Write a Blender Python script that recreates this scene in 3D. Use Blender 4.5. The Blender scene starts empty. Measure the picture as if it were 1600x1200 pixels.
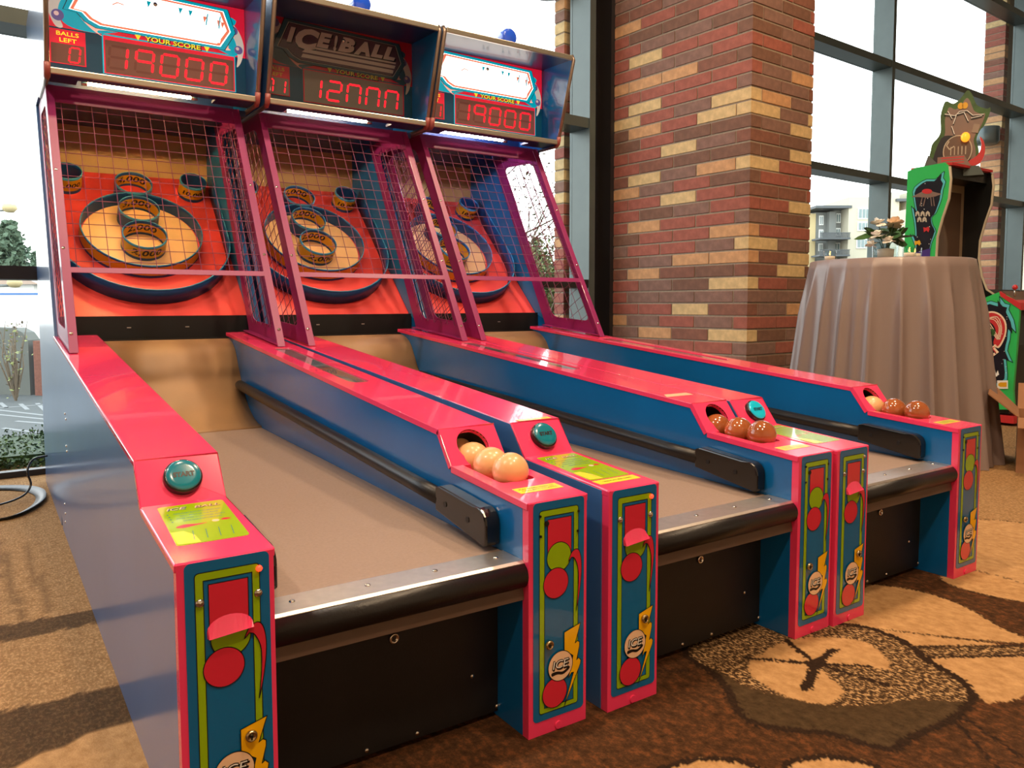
import bpy, bmesh, math, random
import numpy as np
from mathutils import Vector, Matrix
from mathutils.geometry import tessellate_polygon
random.seed(7); np.random.seed(7)
PI = math.pi
SC = bpy.context.scene; COL = SC.collection
def lin(c):
    return tuple(((v/255)/12.92 if v/255 <= .04045 else ((v/255+.055)/1.055)**2.4) for v in c)
# ------------------------------------------------------------------ camera, sky, lights, exposure
cam = bpy.data.cameras.new('camera'); camo = bpy.data.objects.new('camera', cam); COL.objects.link(camo)
CP = Vector((-0.215638, -1.193079, 0.834294)); yaw, pit, rol = -0.5906473, -0.07004975, -0.00154275
fw = Vector((-math.sin(yaw)*math.cos(pit), math.cos(yaw)*math.cos(pit), math.sin(pit)))
rg = Vector((math.cos(yaw), math.sin(yaw), 0)); up = rg.cross(fw)
rr = rg*math.cos(rol)+up*math.sin(rol); uu = -rg*math.sin(rol)+up*math.cos(rol)
camo.matrix_world = Matrix(((rr.x, uu.x, -fw.x, CP.x), (rr.y, uu.y, -fw.y, CP.y), (rr.z, uu.z, -fw.z, CP.z), (0, 0, 0, 1)))
cam.sensor_fit = 'HORIZONTAL'; cam.sensor_width = 36; cam.lens = 36*1230.33/1600
cam.shift_y = -(600-562.04)/1600; cam.clip_start = .05; cam.clip_end = 500
SC.camera = camo
SC.view_settings.view_transform = 'Standard'; SC.view_settings.look = 'None'
SC.view_settings.exposure = 0.0; SC.view_settings.gamma = 1.0; SC.view_settings.use_curve_mapping = False
wd = bpy.data.worlds.new('overcast_sky'); SC.world = wd; wd.use_nodes = True
wn = wd.node_tree; bgn = wn.nodes['Background']
tc = wn.nodes.new('ShaderNodeTexCoord'); sx = wn.nodes.new('ShaderNodeSeparateXYZ'); rmp = wn.nodes.new('ShaderNodeValToRGB')
wn.links.new(tc.outputs['Generated'], sx.inputs[0]); wn.links.new(sx.outputs['Z'], rmp.inputs[0]); wn.links.new(rmp.outputs[0], bgn.inputs[0])
rmp.color_ramp.elements[0].position = 0; rmp.color_ramp.elements[0].color = (1.0, .985, .95, 1)
rmp.color_ramp.elements[1].position = .8; rmp.color_ramp.elements[1].color = (.80, .90, 1.0, 1)
bgn.inputs[1].default_value = 4.4
def area(name, loc, size, power, col, target=None):
    l = bpy.data.lights.new(name, 'AREA'); l.shape = 'DISK'; l.size = size; l.energy = power; l.color = col
    o = bpy.data.objects.new(name, l); COL.objects.link(o); o.location = loc
    d = (Vector(target)-Vector(loc)) if target else Vector((0, 0, -1))
    o.rotation_euler = d.to_track_quat('-Z', 'Y').to_euler(); return o
WARM = (1.0, .72, .46)
for p in ((1.6, -1.3, 5.0), (-.6, -2.2, 5.0), (3.3, .3, 5.0)):
    area('ceiling_lamp', p, .35, 118, WARM)
area('ceiling_lamp', (.6, .5, 5.0), .35, 70, WARM)
area('ceiling_lamp', (-2.2, .6, 5.0), .35, 110, (1.0, .84, .66))  # unseen lamp placed at the left to brighten the column side and floor
SC.cycles.max_bounces = 8; SC.cycles.transparent_max_bounces = 16; SC.cycles.use_denoising = True
SC.cycles.sample_clamp_indirect = 6
# ------------------------------------------------------------------ materials
MATS = {}
def mat(name, rgb, rough=.5, metal=0, spec=.5, coat=0, crough=.03, emit=0, noise=None, bump=None, ecol=None, vary=0):
    if name in MATS: return MATS[name]
    m = bpy.data.materials.new(name); m.use_nodes = True; nt = m.node_tree; b = nt.nodes['Principled BSDF']
    c = lin(rgb)
    b.inputs['Base Color'].default_value = (*c, 1); b.inputs['Roughness'].default_value = rough
    b.inputs['Metallic'].default_value = metal; b.inputs['Specular IOR Level'].default_value = spec
    b.inputs['Coat Weight'].default_value = coat; b.inputs['Coat Roughness'].default_value = crough
    if emit:
        b.inputs['Emission Color'].default_value = (*(lin(ecol) if ecol else c), 1); b.inputs['Emission Strength'].default_value = emit
    t = nt.nodes.new('ShaderNodeTexCoord')
    if noise is not None:
        sc, amt = noise; n = nt.nodes.new('ShaderNodeTexNoise'); n.inputs['Scale'].default_value = sc; n.inputs['Detail'].default_value = 5
        nt.links.new(t.outputs['Object'], n.inputs['Vector'])
        r = nt.nodes.new('ShaderNodeValToRGB'); nt.links.new(n.outputs['Fac'], r.inputs[0])
        r.color_ramp.elements[0].position = .3; r.color_ramp.elements[1].position = .7
        r.color_ramp.elements[0].color = (*[max(0, v*(1-amt)) for v in c], 1); r.color_ramp.elements[1].color = (*[min(1, v*(1+amt)) for v in c], 1)
        nt.links.new(r.outputs[0], b.inputs['Base Color'])
    if bump is not None:
        sc, st = bump; n = nt.nodes.new('ShaderNodeTexNoise'); n.inputs['Scale'].default_value = sc; n.inputs['Detail'].default_value = 3
        nt.links.new(t.outputs['Object'], n.inputs['Vector'])
        bp = nt.nodes.new('ShaderNodeBump'); bp.inputs['Strength'].default_value = st; bp.inputs['Distance'].default_value = .002
        nt.links.new(n.outputs['Fac'], bp.inputs['Height']); nt.links.new(bp.outputs[0], b.inputs['Normal'])
    MATS[name] = m; return m
M = {}
M['pink'] = mat('pink_laminate', (246, 64, 112), .16, coat=.6, noise=(3, .04))
M['blue'] = mat('blue_laminate', (10, 102, 172), .22, coat=.5, noise=(4, .08))
M['sideblue'] = mat('blue_laminate_sky_sheen', (62, 108, 166), .36, coat=.8, crough=.16, spec=.5, noise=(2.5, .08), bump=(3, .10))  # outer left sides: paler than the laminate, sky reflection put into the colour
M['inblue'] = mat('blue_inner_wall', (40, 122, 176), .4, noise=(4, .08))
M['navy'] = mat('navy_paint', (18, 44, 92), .35, coat=.2)
M['wire'] = mat('wire_coating', (116, 44, 82), .55)
M['magenta'] = mat('magenta_powdercoat', (140, 36, 98), .35, coat=.2, bump=(400, .05))
M['black'] = mat('black_panel', (20, 18, 18), .5, noise=(20, .3), bump=(300, .15))
M['vinyl'] = mat('black_vinyl', (22, 21, 22), .38, bump=(200, .2))
M['blackplastic'] = mat('black_plastic', (16, 16, 17), .2, coat=.3)
M['darkgap'] = mat('dark_interior', (9, 10, 14), .5)
M['steel'] = mat('brushed_steel', (206, 200, 194), .42, metal=1, noise=(60, .06))
M['chrome'] = mat('chrome', (215, 210, 200), .15, metal=1)
M['brass'] = mat('nickel_lock', (200, 180, 140), .25, metal=1)
M['goldtrim'] = mat('champagne_trim', (196, 192, 178), .28, metal=.9)
M['copper'] = mat('bronze_trim', (146, 130, 118), .3, metal=.8)
M['redplug'] = mat('red_corner_cap', (150, 78, 74), .35)
M['lane'] = mat('lane_cork', (144, 124, 112), .55, noise=(180, .08), bump=(900, .15))
M['ramp'] = mat('ramp_cork', (152, 118, 82), .5, noise=(6, .10), bump=(900, .15))
M['lip'] = mat('brown_lip_board', (98, 76, 62), .45)
M['board'] = mat('red_board', (224, 70, 66), .38, noise=(5, .08))
M['cork'] = mat('cream_board', (236, 190, 134), .45, noise=(10, .05))
M['beige'] = mat('beige_back_wall', (186, 148, 92), .6, noise=(4, .06))
M['ringy'] = mat('ring_yellow', (224, 168, 28), .35)
M['ringb'] = mat('ring_blue', (22, 74, 130), .35)
M['rim'] = mat('ring_rim_blue', (64, 150, 190), .3)
M['ink'] = mat('black_ink', (14, 14, 18), .4)
M['teal'] = mat('decal_blue', (0, 104, 162), .2, coat=.6)
M['lime'] = mat('decal_lime', (148, 186, 10), .2, coat=.6)
M['dred'] = mat('decal_red', (216, 40, 66), .2, coat=.6)
M['yellow'] = mat('decal_yellow', (250, 190, 10), .2, coat=.6)
M['cream'] = mat('decal_cream', (246, 208, 172), .25, coat=.6)
M['white'] = mat('decal_white', (240, 240, 236), .3, coat=.4)
M['violet'] = mat('decal_violet', (110, 90, 190), .3, coat=.4)
M['stickery'] = mat('sticker_yellow', (236, 224, 60), .25, coat=.6)
M['cyanbtn'] = mat('button_teal', (0, 118, 140), .2, coat=1, emit=.03)
M['cyanlit'] = mat('button_teal_lit', (0, 170, 196), .12, coat=1, emit=.35)
M['led'] = mat('red_led', (255, 40, 20), .3, emit=6)
M['plexi'] = mat('smoked_plexi', (112, 116, 120), .08, coat=1, spec=.8, noise=(14, .5))
M['balld'] = mat('ball_brown_wood', (152, 84, 44), .14, coat=.8, noise=(9, .25))
M['balll'] = mat('ball_pale_wood', (226, 176, 124), .3, coat=.3, noise=(7, .08))
M['tube'] = mat('fluorescent_tube', (255, 240, 205), .3, emit=250, ecol=(255, 204, 128))
M['tubew'] = mat('fluorescent_tube_dim', (255, 240, 205), .3, emit=160, ecol=(255, 222, 180))
M['tubec'] = mat('fluorescent_tube_cool', (255, 245, 235), .3, emit=160, ecol=(228, 224, 255))
M['seg'] = mat('led_segment', (200, 10, 30), .5, emit=1.6, ecol=(255, 20, 40))
M['segoff'] = mat('led_segment_off', (122, 86, 80), .3)
M['beacon'] = mat('blue_beacon_dome', (24, 90, 240), .08, coat=1, spec=.8)
def shared(name, fn):
    if name not in MATS: MATS[name] = fn()
    return MATS[name]
def glass_mat(name, tint=(.96, .98, .98), rough=0.0, base=.03):
    m = bpy.data.materials.new(name); m.use_nodes = True; nt = m.node_tree; nt.nodes.remove(nt.nodes['Principled BSDF'])
    out = nt.nodes['Material Output']; tr = nt.nodes.new('ShaderNodeBsdfTransparent'); gl = nt.nodes.new('ShaderNodeBsdfGlossy')
    tr.inputs[0].default_value = (*tint, 1); gl.inputs['Roughness'].default_value = rough
    lw = nt.nodes.new('ShaderNodeFresnel'); lw.inputs[0].default_value = 1.35
    gm = nt.nodes.new('ShaderNodeNewGeometry'); sb = nt.nodes.new('ShaderNodeMath'); sb.operation = 'SUBTRACT'; sb.inputs[0].default_value = 1; nt.links.new(gm.outputs['Backfacing'], sb.inputs[1])
    mu = nt.nodes.new('ShaderNodeMath'); mu.operation = 'MULTIPLY'; nt.links.new(lw.outputs[0], mu.inputs[0]); nt.links.new(sb.outputs[0], mu.inputs[1])
    mx = nt.nodes.new('ShaderNodeMixShader'); nt.links.new(mu.outputs[0], mx.inputs[0]); nt.links.new(tr.outputs[0], mx.inputs[1]); nt.links.new(gl.outputs[0], mx.inputs[2])
    nt.links.new(mx.outputs[0], out.inputs[0]); return m
M['glass'] = glass_mat('window_glass')
M['clear'] = glass_mat('clear_glass', (.93, .96, .96))
# ------------------------------------------------------------------ mesh helpers
def link(name, me, parent=None):
    o = bpy.data.objects.new(name, me); COL.objects.link(o)
    if parent is not None: o.parent = parent
    return o
def empty(name, loc=(0, 0, 0), rz=0, parent=None):
    o = bpy.data.objects.new(name, None); COL.objects.link(o); o.location = loc; o.rotation_euler = (0, 0, rz); o.empty_display_size = .1
    if parent is not None: o.parent = parent
    return o
def tag(o, label=None, cat=None, group=None, kind=None):
    if label: o['label'] = label
    if cat: o['category'] = cat
    if group: o['group'] = group
    if kind: o['kind'] = kind
    return o
class B:
    """collects polygons with materials, builds one mesh"""
    def __init__(s): s.v = []; s.f = []; s.m = []; s.mats = []; s.sm = []
    def mi(s, m):
        if isinstance(m, str): m = M[m]
        if m not in s.mats: s.mats.append(m)
        return s.mats.index(m)
    def add(s, vs, fs, m, smooth=False):
        k = len(s.v); s.v += [tuple(v) for v in vs]; i = s.mi(m)
        for f in fs: s.f.append([a+k for a in f]); s.m.append(i); s.sm.append(smooth)
        return s
    def box(s, x0, x1, y0, y1, z0, z1, m):
        vs = [(x, y, z) for x in (x0, x1) for y in (y0, y1) for z in (z0, z1)]
        return s.add(vs, [(0, 1, 3, 2), (4, 6, 7, 5), (0, 4, 5, 1), (2, 3, 7, 6), (0, 2, 6, 4), (1, 5, 7, 3)], m)
    def prism(s, pts, h0, h1, fr, m, holes=(), msides=None):
        """pts 2D outline extruded from height h0 to h1; fr maps (a,b,h) to xyz"""
        loops = [list(pts)]+[list(h) for h in holes]
        flat = [p for l in loops for p in l]
        tri = tessellate_polygon([[Vector((p[0], p[1], 0)) for p in l] for l in loops]); n = len(flat)
        vs = [fr(p[0], p[1], h0) for p in flat]+[fr(p[0], p[1], h1) for p in flat]
        s.add(vs, [tuple(t) for t in tri]+[tuple(i+n for i in reversed(t)) for t in tri], m)
        k = 0
        for l in loops:
            c = len(l); s.add(vs, [(k+i, k+(i+1) % c, k+(i+1) % c+n, k+i+n) for i in range(c)], msides or m); k += c
        return s
    def flat(s, pts, h, fr, m):
        tri = tessellate_polygon([[Vector((p[0], p[1], 0)) for p in pts]])
        return s.add([fr(p[0], p[1], h) for p in pts], [tuple(t) for t in tri], m)
    def stroke(s, pts, w, h, fr, m, closed=True):
        n = len(pts)
        for i in range(n if closed else n-1):
            a = Vector(pts[i]); b = Vector(pts[(i+1) % n]); d = b-a
            if d.length < 1e-6: continue
            d.normalize(); q = Vector((-d.y, d.x))*w/2; e = d*w*.35
            s.add([fr(*(a-e+q), h), fr(*(a-e-q), h), fr(*(b+e-q), h), fr(*(b+e+q), h)], [(0, 1, 2, 3)], m)
        return s
    def tube(s, pts, r, m, n=8, cap=True):
        pts = [Vector(p) for p in pts]; vs = []; prev = None
        for i, p in enumerate(pts):
            t = (pts[min(i+1, len(pts)-1)]-pts[max(i-1, 0)]).normalized()
            if prev is None:
                a = t.orthogonal().normalized()
            else:
                a = (prev-t*prev.dot(t)).normalized()
            prev = a; b = t.cross(a); ri = r[i] if isinstance(r, (list, tuple)) else r
            vs += [p+(a*math.cos(2*PI*k/n)+b*math.sin(2*PI*k/n))*ri for k in range(n)]
        fs = [(i*n+k, i*n+(k+1) % n, (i+1)*n+(k+1) % n, (i+1)*n+k) for i in range(len(pts)-1) for k in range(n)]
        if cap: fs += [tuple(reversed(range(n))), tuple(range((len(pts)-1)*n, len(pts)*n))]
        return s.add(vs, fs, m, n > 5)
    def lathe(s, prof, m, n=24, fr=None, cap=False, mats=None):
        fr = fr or (lambda x, y, z: (x, y, z)); vs = []
        for (r, z) in prof: vs += [fr(r*math.cos(2*PI*k/n), r*math.sin(2*PI*k/n), z) for k in range(n)]
        for i in range(len(prof)-1):
            s.add(vs, [(i*n+k, i*n+(k+1) % n, (i+1)*n+(k+1) % n, (i+1)*n+k) for k in range(n)], mats[i] if mats else m, True)
        if cap: s.add(vs, [tuple(reversed(range(n))), tuple(range((len(prof)-1)*n, len(prof)*n))], m)
        return s
    def ball(s, c, r, m, n=16, sq=1):
        return s.lathe([(max(1e-4, r*math.sin(PI*i/(n//2+2))), -r*sq*math.cos(PI*i/(n//2+2))) for i in range(n//2+3)], m, n, lambda x, y, z: (c[0]+x, c[1]+y, c[2]+z))
    def mesh(s, name):
        me = bpy.data.meshes.new(name); me.from_pydata(s.v, [], s.f)
        for m in s.mats: me.materials.append(m)
        me.polygons.foreach_set('material_index', s.m); me.polygons.foreach_set('use_smooth', s.sm)
        bm = bmesh.new(); bm.from_mesh(me); bmesh.ops.remove_doubles(bm, verts=bm.verts, dist=1e-6); bmesh.ops.recalc_face_normals(bm, faces=bm.faces); bm.to_mesh(me); bm.free()
        me.update(); return me
    def obj(s, name, parent=None, bevel=0, label=None):
        o = link(name, s.mesh(name), parent)
        if bevel:
            md = o.modifiers.new('bevel', 'BEVEL'); md.width = bevel; md.segments = 2; md.limit_method = 'ANGLE'; md.angle_limit = .7
        if label: o['label'] = label
        return o
XYZ = lambda x, y, h: (x, y, h)
def circ(cx, cy, r, n=32, r2=None, a0=0): return [(cx+r*math.cos(a0+2*PI*i/n), cy+(r2 or r)*math.sin(a0+2*PI*i/n)) for i in range(n)]
def rrect(x0, y0, x1, y1, r, n=6):
    o = []
    for cx, cy, a in ((x1-r, y1-r, 0), (x0+r, y1-r, PI/2), (x0+r, y0+r, PI), (x1-r, y0+r, 3*PI/2)):
        o += [(cx+r*math.cos(a+PI/2*i/n), cy+r*math.sin(a+PI/2*i/n)) for i in range(n+1)]
    return o
def rpoly(pts, r, n=5):
    o = []; k = len(pts)
    for i in range(k):
        p = Vector(pts[i]); a = (Vector(pts[i-1])-p).normalized(); b = (Vector(pts[(i+1) % k])-p).normalized()
        p0 = p+a*r; p1 = p+b*r
        for j in range(n+1):
            t = j/n; o.append(tuple(p0*(1-t)**2+p*2*t*(1-t)+p1*t*t))
    return o
def smooth(pts, n=6, closed=True):
    o = []; k = len(pts); P = [Vector(p) for p in pts]
    for i in range(k if closed else k-1):
        g = (lambda j: P[j % k]) if closed else (lambda j: P[min(max(j, 0), k-1)])
        p0, p1, p2, p3 = g(i-1), g(i), g(i+1), g(i+2)
        for j in range(n):
            t = j/n; o.append(tuple(.5*((2*p1)+(p2-p0)*t+(2*p0-5*p1+4*p2-p3)*t*t+(3*p1-p0-3*p2+p3)*t**3)))
    if not closed: o.append(tuple(P[-1]))
    return o
_dep = None; TXT = {}
def text2d(s, size=1, bold=0, shear=0, space=1):
    """triangulated outline of a word from the built-in font: (verts2d, faces), centred"""
    key = (s, bold, shear, space)
    if key not in TXT:
        cu = bpy.data.curves.new('lettering', 'FONT'); cu.body = s; cu.size = 1; cu.offset = bold; cu.shear = shear; cu.space_character = space
        cu.align_x = 'CENTER'; cu.align_y = 'CENTER'; cu.resolution_u = 3
        o = bpy.data.objects.new('lettering', cu); COL.objects.link(o); dg = bpy.context.evaluated_depsgraph_get(); dg.update()
        me = bpy.data.meshes.new_from_object(o.evaluated_get(dg)); vs = [(v.co.x, v.co.y) for v in me.vertices]; fs = [tuple(p.vertices) for p in me.polygons]
        bpy.data.objects.remove(o); bpy.data.curves.remove(cu); bpy.data.meshes.remove(me)
        xs = [v[0] for v in vs]; ys = [v[1] for v in vs]; cx = (min(xs)+max(xs))/2; cy = (min(ys)+max(ys))/2
        TXT[key] = ([(x-cx, y-cy) for x, y in vs], fs, max(xs)-min(xs), max(ys)-min(ys))
    return TXT[key]
def put_text(b, s, cx, cy, h, H, fr, m, width=None, bold=0, shear=0, rot=0, space=1):
    vs, fs, w0, h0 = text2d(s, 1, bold, shear, space); ky = H/h0; kx = (width/w0) if width else ky
    c, sn = math.cos(rot), math.sin(rot)
    b.add([fr(cx+x*kx*c-y*ky*sn, cy+x*kx*sn+y*ky*c, h) for x, y in vs], fs, m)
def screw_mesh(r=.006, m='chrome'):
    b = B(); b.lathe([(r, 0), (r*.95, r*.25), (r*.6, r*.5), (.0001, r*.6)], m, 10); return b.mesh('screw')
SCREW = screw_mesh()
def screw(parent, loc, nrm, sc=1):
    o = link('screw', SCREW, parent); o.location = loc; o.rotation_euler = Vector(nrm).to_track_quat('Z', 'Y').to_euler(); o.scale = (sc, sc, sc); return o
# ------------------------------------------------------------------ the window wall frame (s along wall, k into the room)
K = 1.035
WP = Vector((3.765, 3.561, 0)); WD = Vector((.99824, .0593, 0)); WN = Vector((.0593, -.99824, 0))   # WN points into the room
WROT = math.atan2(WD.y, WD.x)
def wf(s, k, z): p = WP+WD*s*K+WN*k*K; return (p.x, p.y, z)
def wz(z): return CP.z+K*(z-CP.z)
def wbox(b, s0, s1, k0, k1, z0, z1, m):
    vs = [wf(s, k, z) for s in (s0, s1) for k in (k0, k1) for z in (z0, z1)]
    b.add(vs, [(0, 1, 3, 2), (4, 6, 7, 5), (0, 4, 5, 1), (2, 3, 7, 6), (0, 2, 6, 4), (1, 5, 7, 3)], m)
FZ = 5.3
# ------------------------------------------------------------------ floor with printed carpet (mask attributes on a fine grid)
def carpet():
    def axis(a, segs):
        o = [a]
        for e, st in segs:
            n = max(1, int(round((e-o[-1])/st))); o += list(np.linspace(o[-1], e, n+1)[1:])
        return np.array(o)
    xs = axis(-5.0, [(-.9, .35), (.7, .02), (2.3, .0052), (3.1, .009), (4.8, .02), (15.0, .4)])
    ys = axis(-5.2, [(-1.0, .3), (-.6, .008), (.3, .0055), (1.5, .014), (3.7, .08), (4.2, .1)])
    X, Y = np.meshgrid(xs, ys); nx, ny = len(xs), len(ys)
    x0, y0 = X.ravel(), Y.ravel()
    jit = lambda: np.random.normal(0, .0026, x0.shape)
    x, y = x0+jit(), y0+jit()
    def inside(poly):
        r = np.zeros(x.shape, bool); n = len(poly)
        for i in range(n):
            xa, ya = poly[i]; xb, yb = poly[(i+1) % n]
            c = ((ya > y) != (yb > y)) & (x < (xb-xa)*(y-ya)/((yb-ya) or 1e-9)+xa); r ^= c
        return r
    def near(poly, w, closed=True):
        d = np.full(x.shape, 9.); n = len(poly)
        for i in range(n if closed else n-1):
            xa, ya = poly[i]; xb, yb = poly[(i+1) % n]; dx, dy = xb-xa, yb-ya; L = dx*dx+dy*dy+1e-12
            t = np.clip(((x-xa)*dx+(y-ya)*dy)/L, 0, 1); d = np.minimum(d, np.hypot(x-xa-t*dx, y-ya-t*dy))
        return d < w/2
    outA = smooth([(1.15, .1), (1.12, -.03), (1.05, -.14), (1.03, -.2), (1.06, -.25), (1.12, -.31), (1.16, -.4), (1.22, -.405), (1.3, -.41), (1.38, -.415), (1.47, -.4), (1.52, -.38), (1.56, -.33), (1.6, -.23), (1.63, -.19), (1.65, -.13), (1.65, -.06), (1.61, 0), (1.56, .09), (1.45, .16), (1.3, .18)], 5)
    circ_ = smooth([(1.4, .01), (1.47, -.01), (1.55, -.07), (1.56, -.12), (1.52, -.19), (1.45, -.235), (1.38, -.24), (1.34, -.225), (1.28, -.23), (1.22, -.24), (1.185, -.2), (1.175, -.16), (1.18, -.09), (1.21, -.04), (1.26, -.01), (1.33, 0)], 4)
    wedge = [(1.36, -.11), (1.29, -.235), (1.32, -.27), (1.46, -.27), (1.47, -.22), (1.42, -.175)]
    grey = smooth([(1.13, .03), (1.14, -.09), (1.16, -.15), (1.19, -.215), (1.24, -.262), (1.31, -.3), (1.39, -.33), (1.45, -.385), (1.5, -.42), (1.38, -.45), (1.2, -.45), (1.1, -.38), (1.0, -.25), (1.0, -.12)], 4)
    tanB = smooth([(1.63, -.02), (1.66, .1), (1.75, .16), (1.9, .15), (1.99, .07), (2.02, -.03), (2.0, -.14), (1.94, -.24), (1.88, -.33)], 5)+[(1.86, -.34), (1.62, -.17), (1.65, -.1)]
    tanC = [(1.60, -.225), (1.81, -.365)]+smooth([(1.80, -.40), (1.69, -.45), (1.58, -.45), (1.5, -.42), (1.53, -.36), (1.58, -.28)], 4, False)
    band = [(1.61, -.17), (1.88, -.345), (1.83, -.375), (1.59, -.225)]
    D = smooth([(2.14, -.02), (2.2, .04), (2.3, .02), (2.36, .1), (2.6, .26), (2.95, .3), (3.05, .05), (2.8, -.2), (2.5, -.35), (2.25, -.27), (2.16, -.17)], 5)
    bot1 = smooth([(.74, -.22), (.8, -.215), (.86, -.235), (.91, -.29), (.9, -.38), (.8, -.4), (.7, -.3)], 5)
    bot2 = smooth([(.95, -.335), (1.0, -.335), (1.04, -.35), (1.08, -.39), (1.09, -.44), (1.04, -.52), (.9, -.45)], 5)
    tan = np.zeros(x.shape); spk = np.zeros(x.shape); dark = np.zeros(x.shape); gry = np.zeros(x.shape)
    far = (y > .24+.10*(x-2.2)) | (x > 3.0)
    spk[far & (x > 1.8)] = 1; tan[far & (x > 1.8)] = .4; spk[(x < .3) & (y > .4)] = 1; tan[(x < .3) & (y > .4)] = .62  # left speckle's tan share is raised, putting window daylight into the carpet colour
    tan[inside(smooth([(2.8, .5), (3.5, .9), (4.6, 1.0), (4.9, .3), (4.0, -.2), (3.2, .05)], 5))] = .6
    iA = inside(outA); spk[iA] = 1
    ic = inside(circ_) & ~inside(wedge); tan[ic] = 1; spk[ic] = 0
    ig = iA & inside(grey); gry[ig] = 1; spk[ig] = 0; tan[ig] = 0
    for P_ in (tanB, tanC, D, bot1, bot2):
        q = inside(P_) & ~iA; tan[q] = 1; spk[q] = 0
    q = inside(band) & ~iA; spk[q] = 1; tan[q] = 0
    dark[near(outA, .02)] = 1
    dark[near(band, .011) & ~iA] = 1
    for P_ in (tanB, D): dark[near(P_, .006) & ~iA] = .8
    dark[near(bot1, .016)] = 1; dark[near(bot2, .016)] = 1
    c0 = (1.36, -.11)
    for e, w in (((1.46, -.09), .020), ((1.41, .01), .016), ((1.25, .0), .014), ((1.24, -.17), .024), ((1.45, -.19), .014), ((1.40, -.26), .013)):
        dark[near([c0, e], w, False)] = 1
    dark[near(circ(1.36, -.11, .018, 16), .007)] = 1
    dark[near([(1.37, -.42), (1.26, -.56)], .008, False)] = 1; dark[near([(1.40, -.425), (1.34, -.56)], .008, False)] = 1
    dark[near([(.93, .12), (1.03, .07), (1.1, .02)], .014, False)] = .7
    dark[near([(2.34, .06), (2.34, -.18)], .008, False)] = .7
    lt = inside([(-.9, .1), (.1, .1), (.1, .50), (-.06, .50), (-.2, .455), (-.9, .3)]); tan[lt] = 1; spk[lt] = 0; dark[lt] = 0
    lb = inside([(-.9, .3), (-.2, .455), (-.06, .50), (.1, .50), (.1, .68), (-.16, .69), (-.9, .75)]); gry[lb] = .7; spk[lb] = .35; tan[lb] = .1
    ld = inside([(-.9, 1.13), (-.1, 1.09), (.1, 1.1), (.1, 1.2), (-.2, 1.21), (-.9, 1.24)]); gry[ld] = .7; spk[ld] = .4; tan[ld] = .2
    for P_ in ([(-.2, 2.17), (-.17, 1.82), (-.155, 1.23), (-.175, 1.23), (-.2, 1.66)], [(-.12, 2.11), (-.09, 1.37), (-.09, 1.23), (-.11, 1.25), (-.13, 1.73)], [(-.35, 2.2), (-.32, 1.3), (-.36, 1.3), (-.38, 1.8)]):
        q = inside(P_); gry[q] = .38; spk[q] = .7
    me = bpy.data.meshes.new('floor'); i = np.arange(nx*ny).reshape(ny, nx)
    F_ = np.stack([i[:-1, :-1], i[:-1, 1:], i[1:, 1:], i[1:, :-1]], -1).reshape(-1, 4); nf = len(F_)
    me.vertices.add(nx*ny); me.vertices.foreach_set('co', np.stack([x0, y0, np.zeros_like(x0)], -1).ravel())
    me.loops.add(nf*4); me.loops.foreach_set('vertex_index', F_.ravel().astype(np.int32)); me.polygons.add(nf)
    me.polygons.foreach_set('loop_start', np.arange(0, nf*4, 4, dtype=np.int32)); me.update(calc_edges=True)
    for nm, arr in (('tan', tan), ('speck', spk), ('dark', dark), ('grey', gry)):
        a = me.attributes.new(nm, 'FLOAT', 'POINT'); a.data.foreach_set('value', arr.astype(np.float32))
    m = bpy.data.materials.new('patterned_carpet'); m.use_nodes = True; nt = m.node_tree; b = nt.nodes['Principled BSDF']; N = nt.nodes.new; Lk = nt.links.new
    b.inputs['Roughness'].default_value = .95; b.inputs['Specular IOR Level'].default_value = .1
    tcn = N('ShaderNodeTexCoord')
    def noise(scale, detail=3, stretch=(1, 1, 1), rough=.6):
        mp = N('ShaderNodeMapping'); mp.inputs['Scale'].default_value = stretch; Lk(tcn.outputs['Object'], mp.inputs[0])
        n = N('ShaderNodeTexNoise'); n.inputs['Scale'].default_value = scale; n.inputs['Detail'].default_value = detail; n.inputs['Roughness'].default_value = rough; Lk(mp.outputs[0], n.inputs['Vector']); return n.outputs['Fac']
    def ramp(f, stops):
        r = N('ShaderNodeValToRGB'); Lk(f, r.inputs[0]); e = r.color_ramp.elements
        while len(e) < len(stops): e.new(.5)
        for k, (p, c) in enumerate(stops): e[k].position = p; e[k].color = (*lin(c), 1)
        return r.outputs[0]
    def mix(f, a, c):
        n = N('ShaderNodeMix'); n.data_type = 'RGBA'; Lk(f, n.inputs['Factor']); Lk(a, n.inputs['A']); Lk(c, n.inputs['B']); return n.outputs['Result']
    def attr(nm): a = N('ShaderNodeAttribute'); a.attribute_name = nm; return a.outputs['Fac']
    fl = noise(150, 3, (1, .55, 1))
    base = ramp(noise(55, 6, (1, .7, 1), .75), [(.30, (38, 24, 12)), (.5, (70, 46, 28)), (.70, (114, 68, 38))])
    tanc = ramp(noise(40, 6, (1, .7, 1), .7), [(.3, (150, 112, 72)), (.7, (190, 150, 104))])
    greyc = ramp(noise(60, 5, (1, .7, 1), .7), [(.3, (50, 38, 24)), (.7, (80, 62, 42))])
    spkc = ramp(fl, [(.45, (58, 42, 28)), (.53, (112, 86, 58)), (.60, (176, 142, 100))])
    darkc = ramp(fl, [(.3, (34, 24, 16)), (.7, (52, 36, 26))])
    c = mix(attr('speck'), base, spkc); c = mix(attr('tan'), c, tanc); c = mix(attr('grey'), c, greyc); c = mix(attr('dark'), c, darkc)
    Lk(c, b.inputs['Base Color'])
    bp = N('ShaderNodeBump'); bp.inputs['Strength'].default_value = .5; bp.inputs['Distance'].default_value = .004; Lk(noise(260, 3), bp.inputs['Height']); Lk(bp.outputs[0], b.inputs['Normal'])
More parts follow.
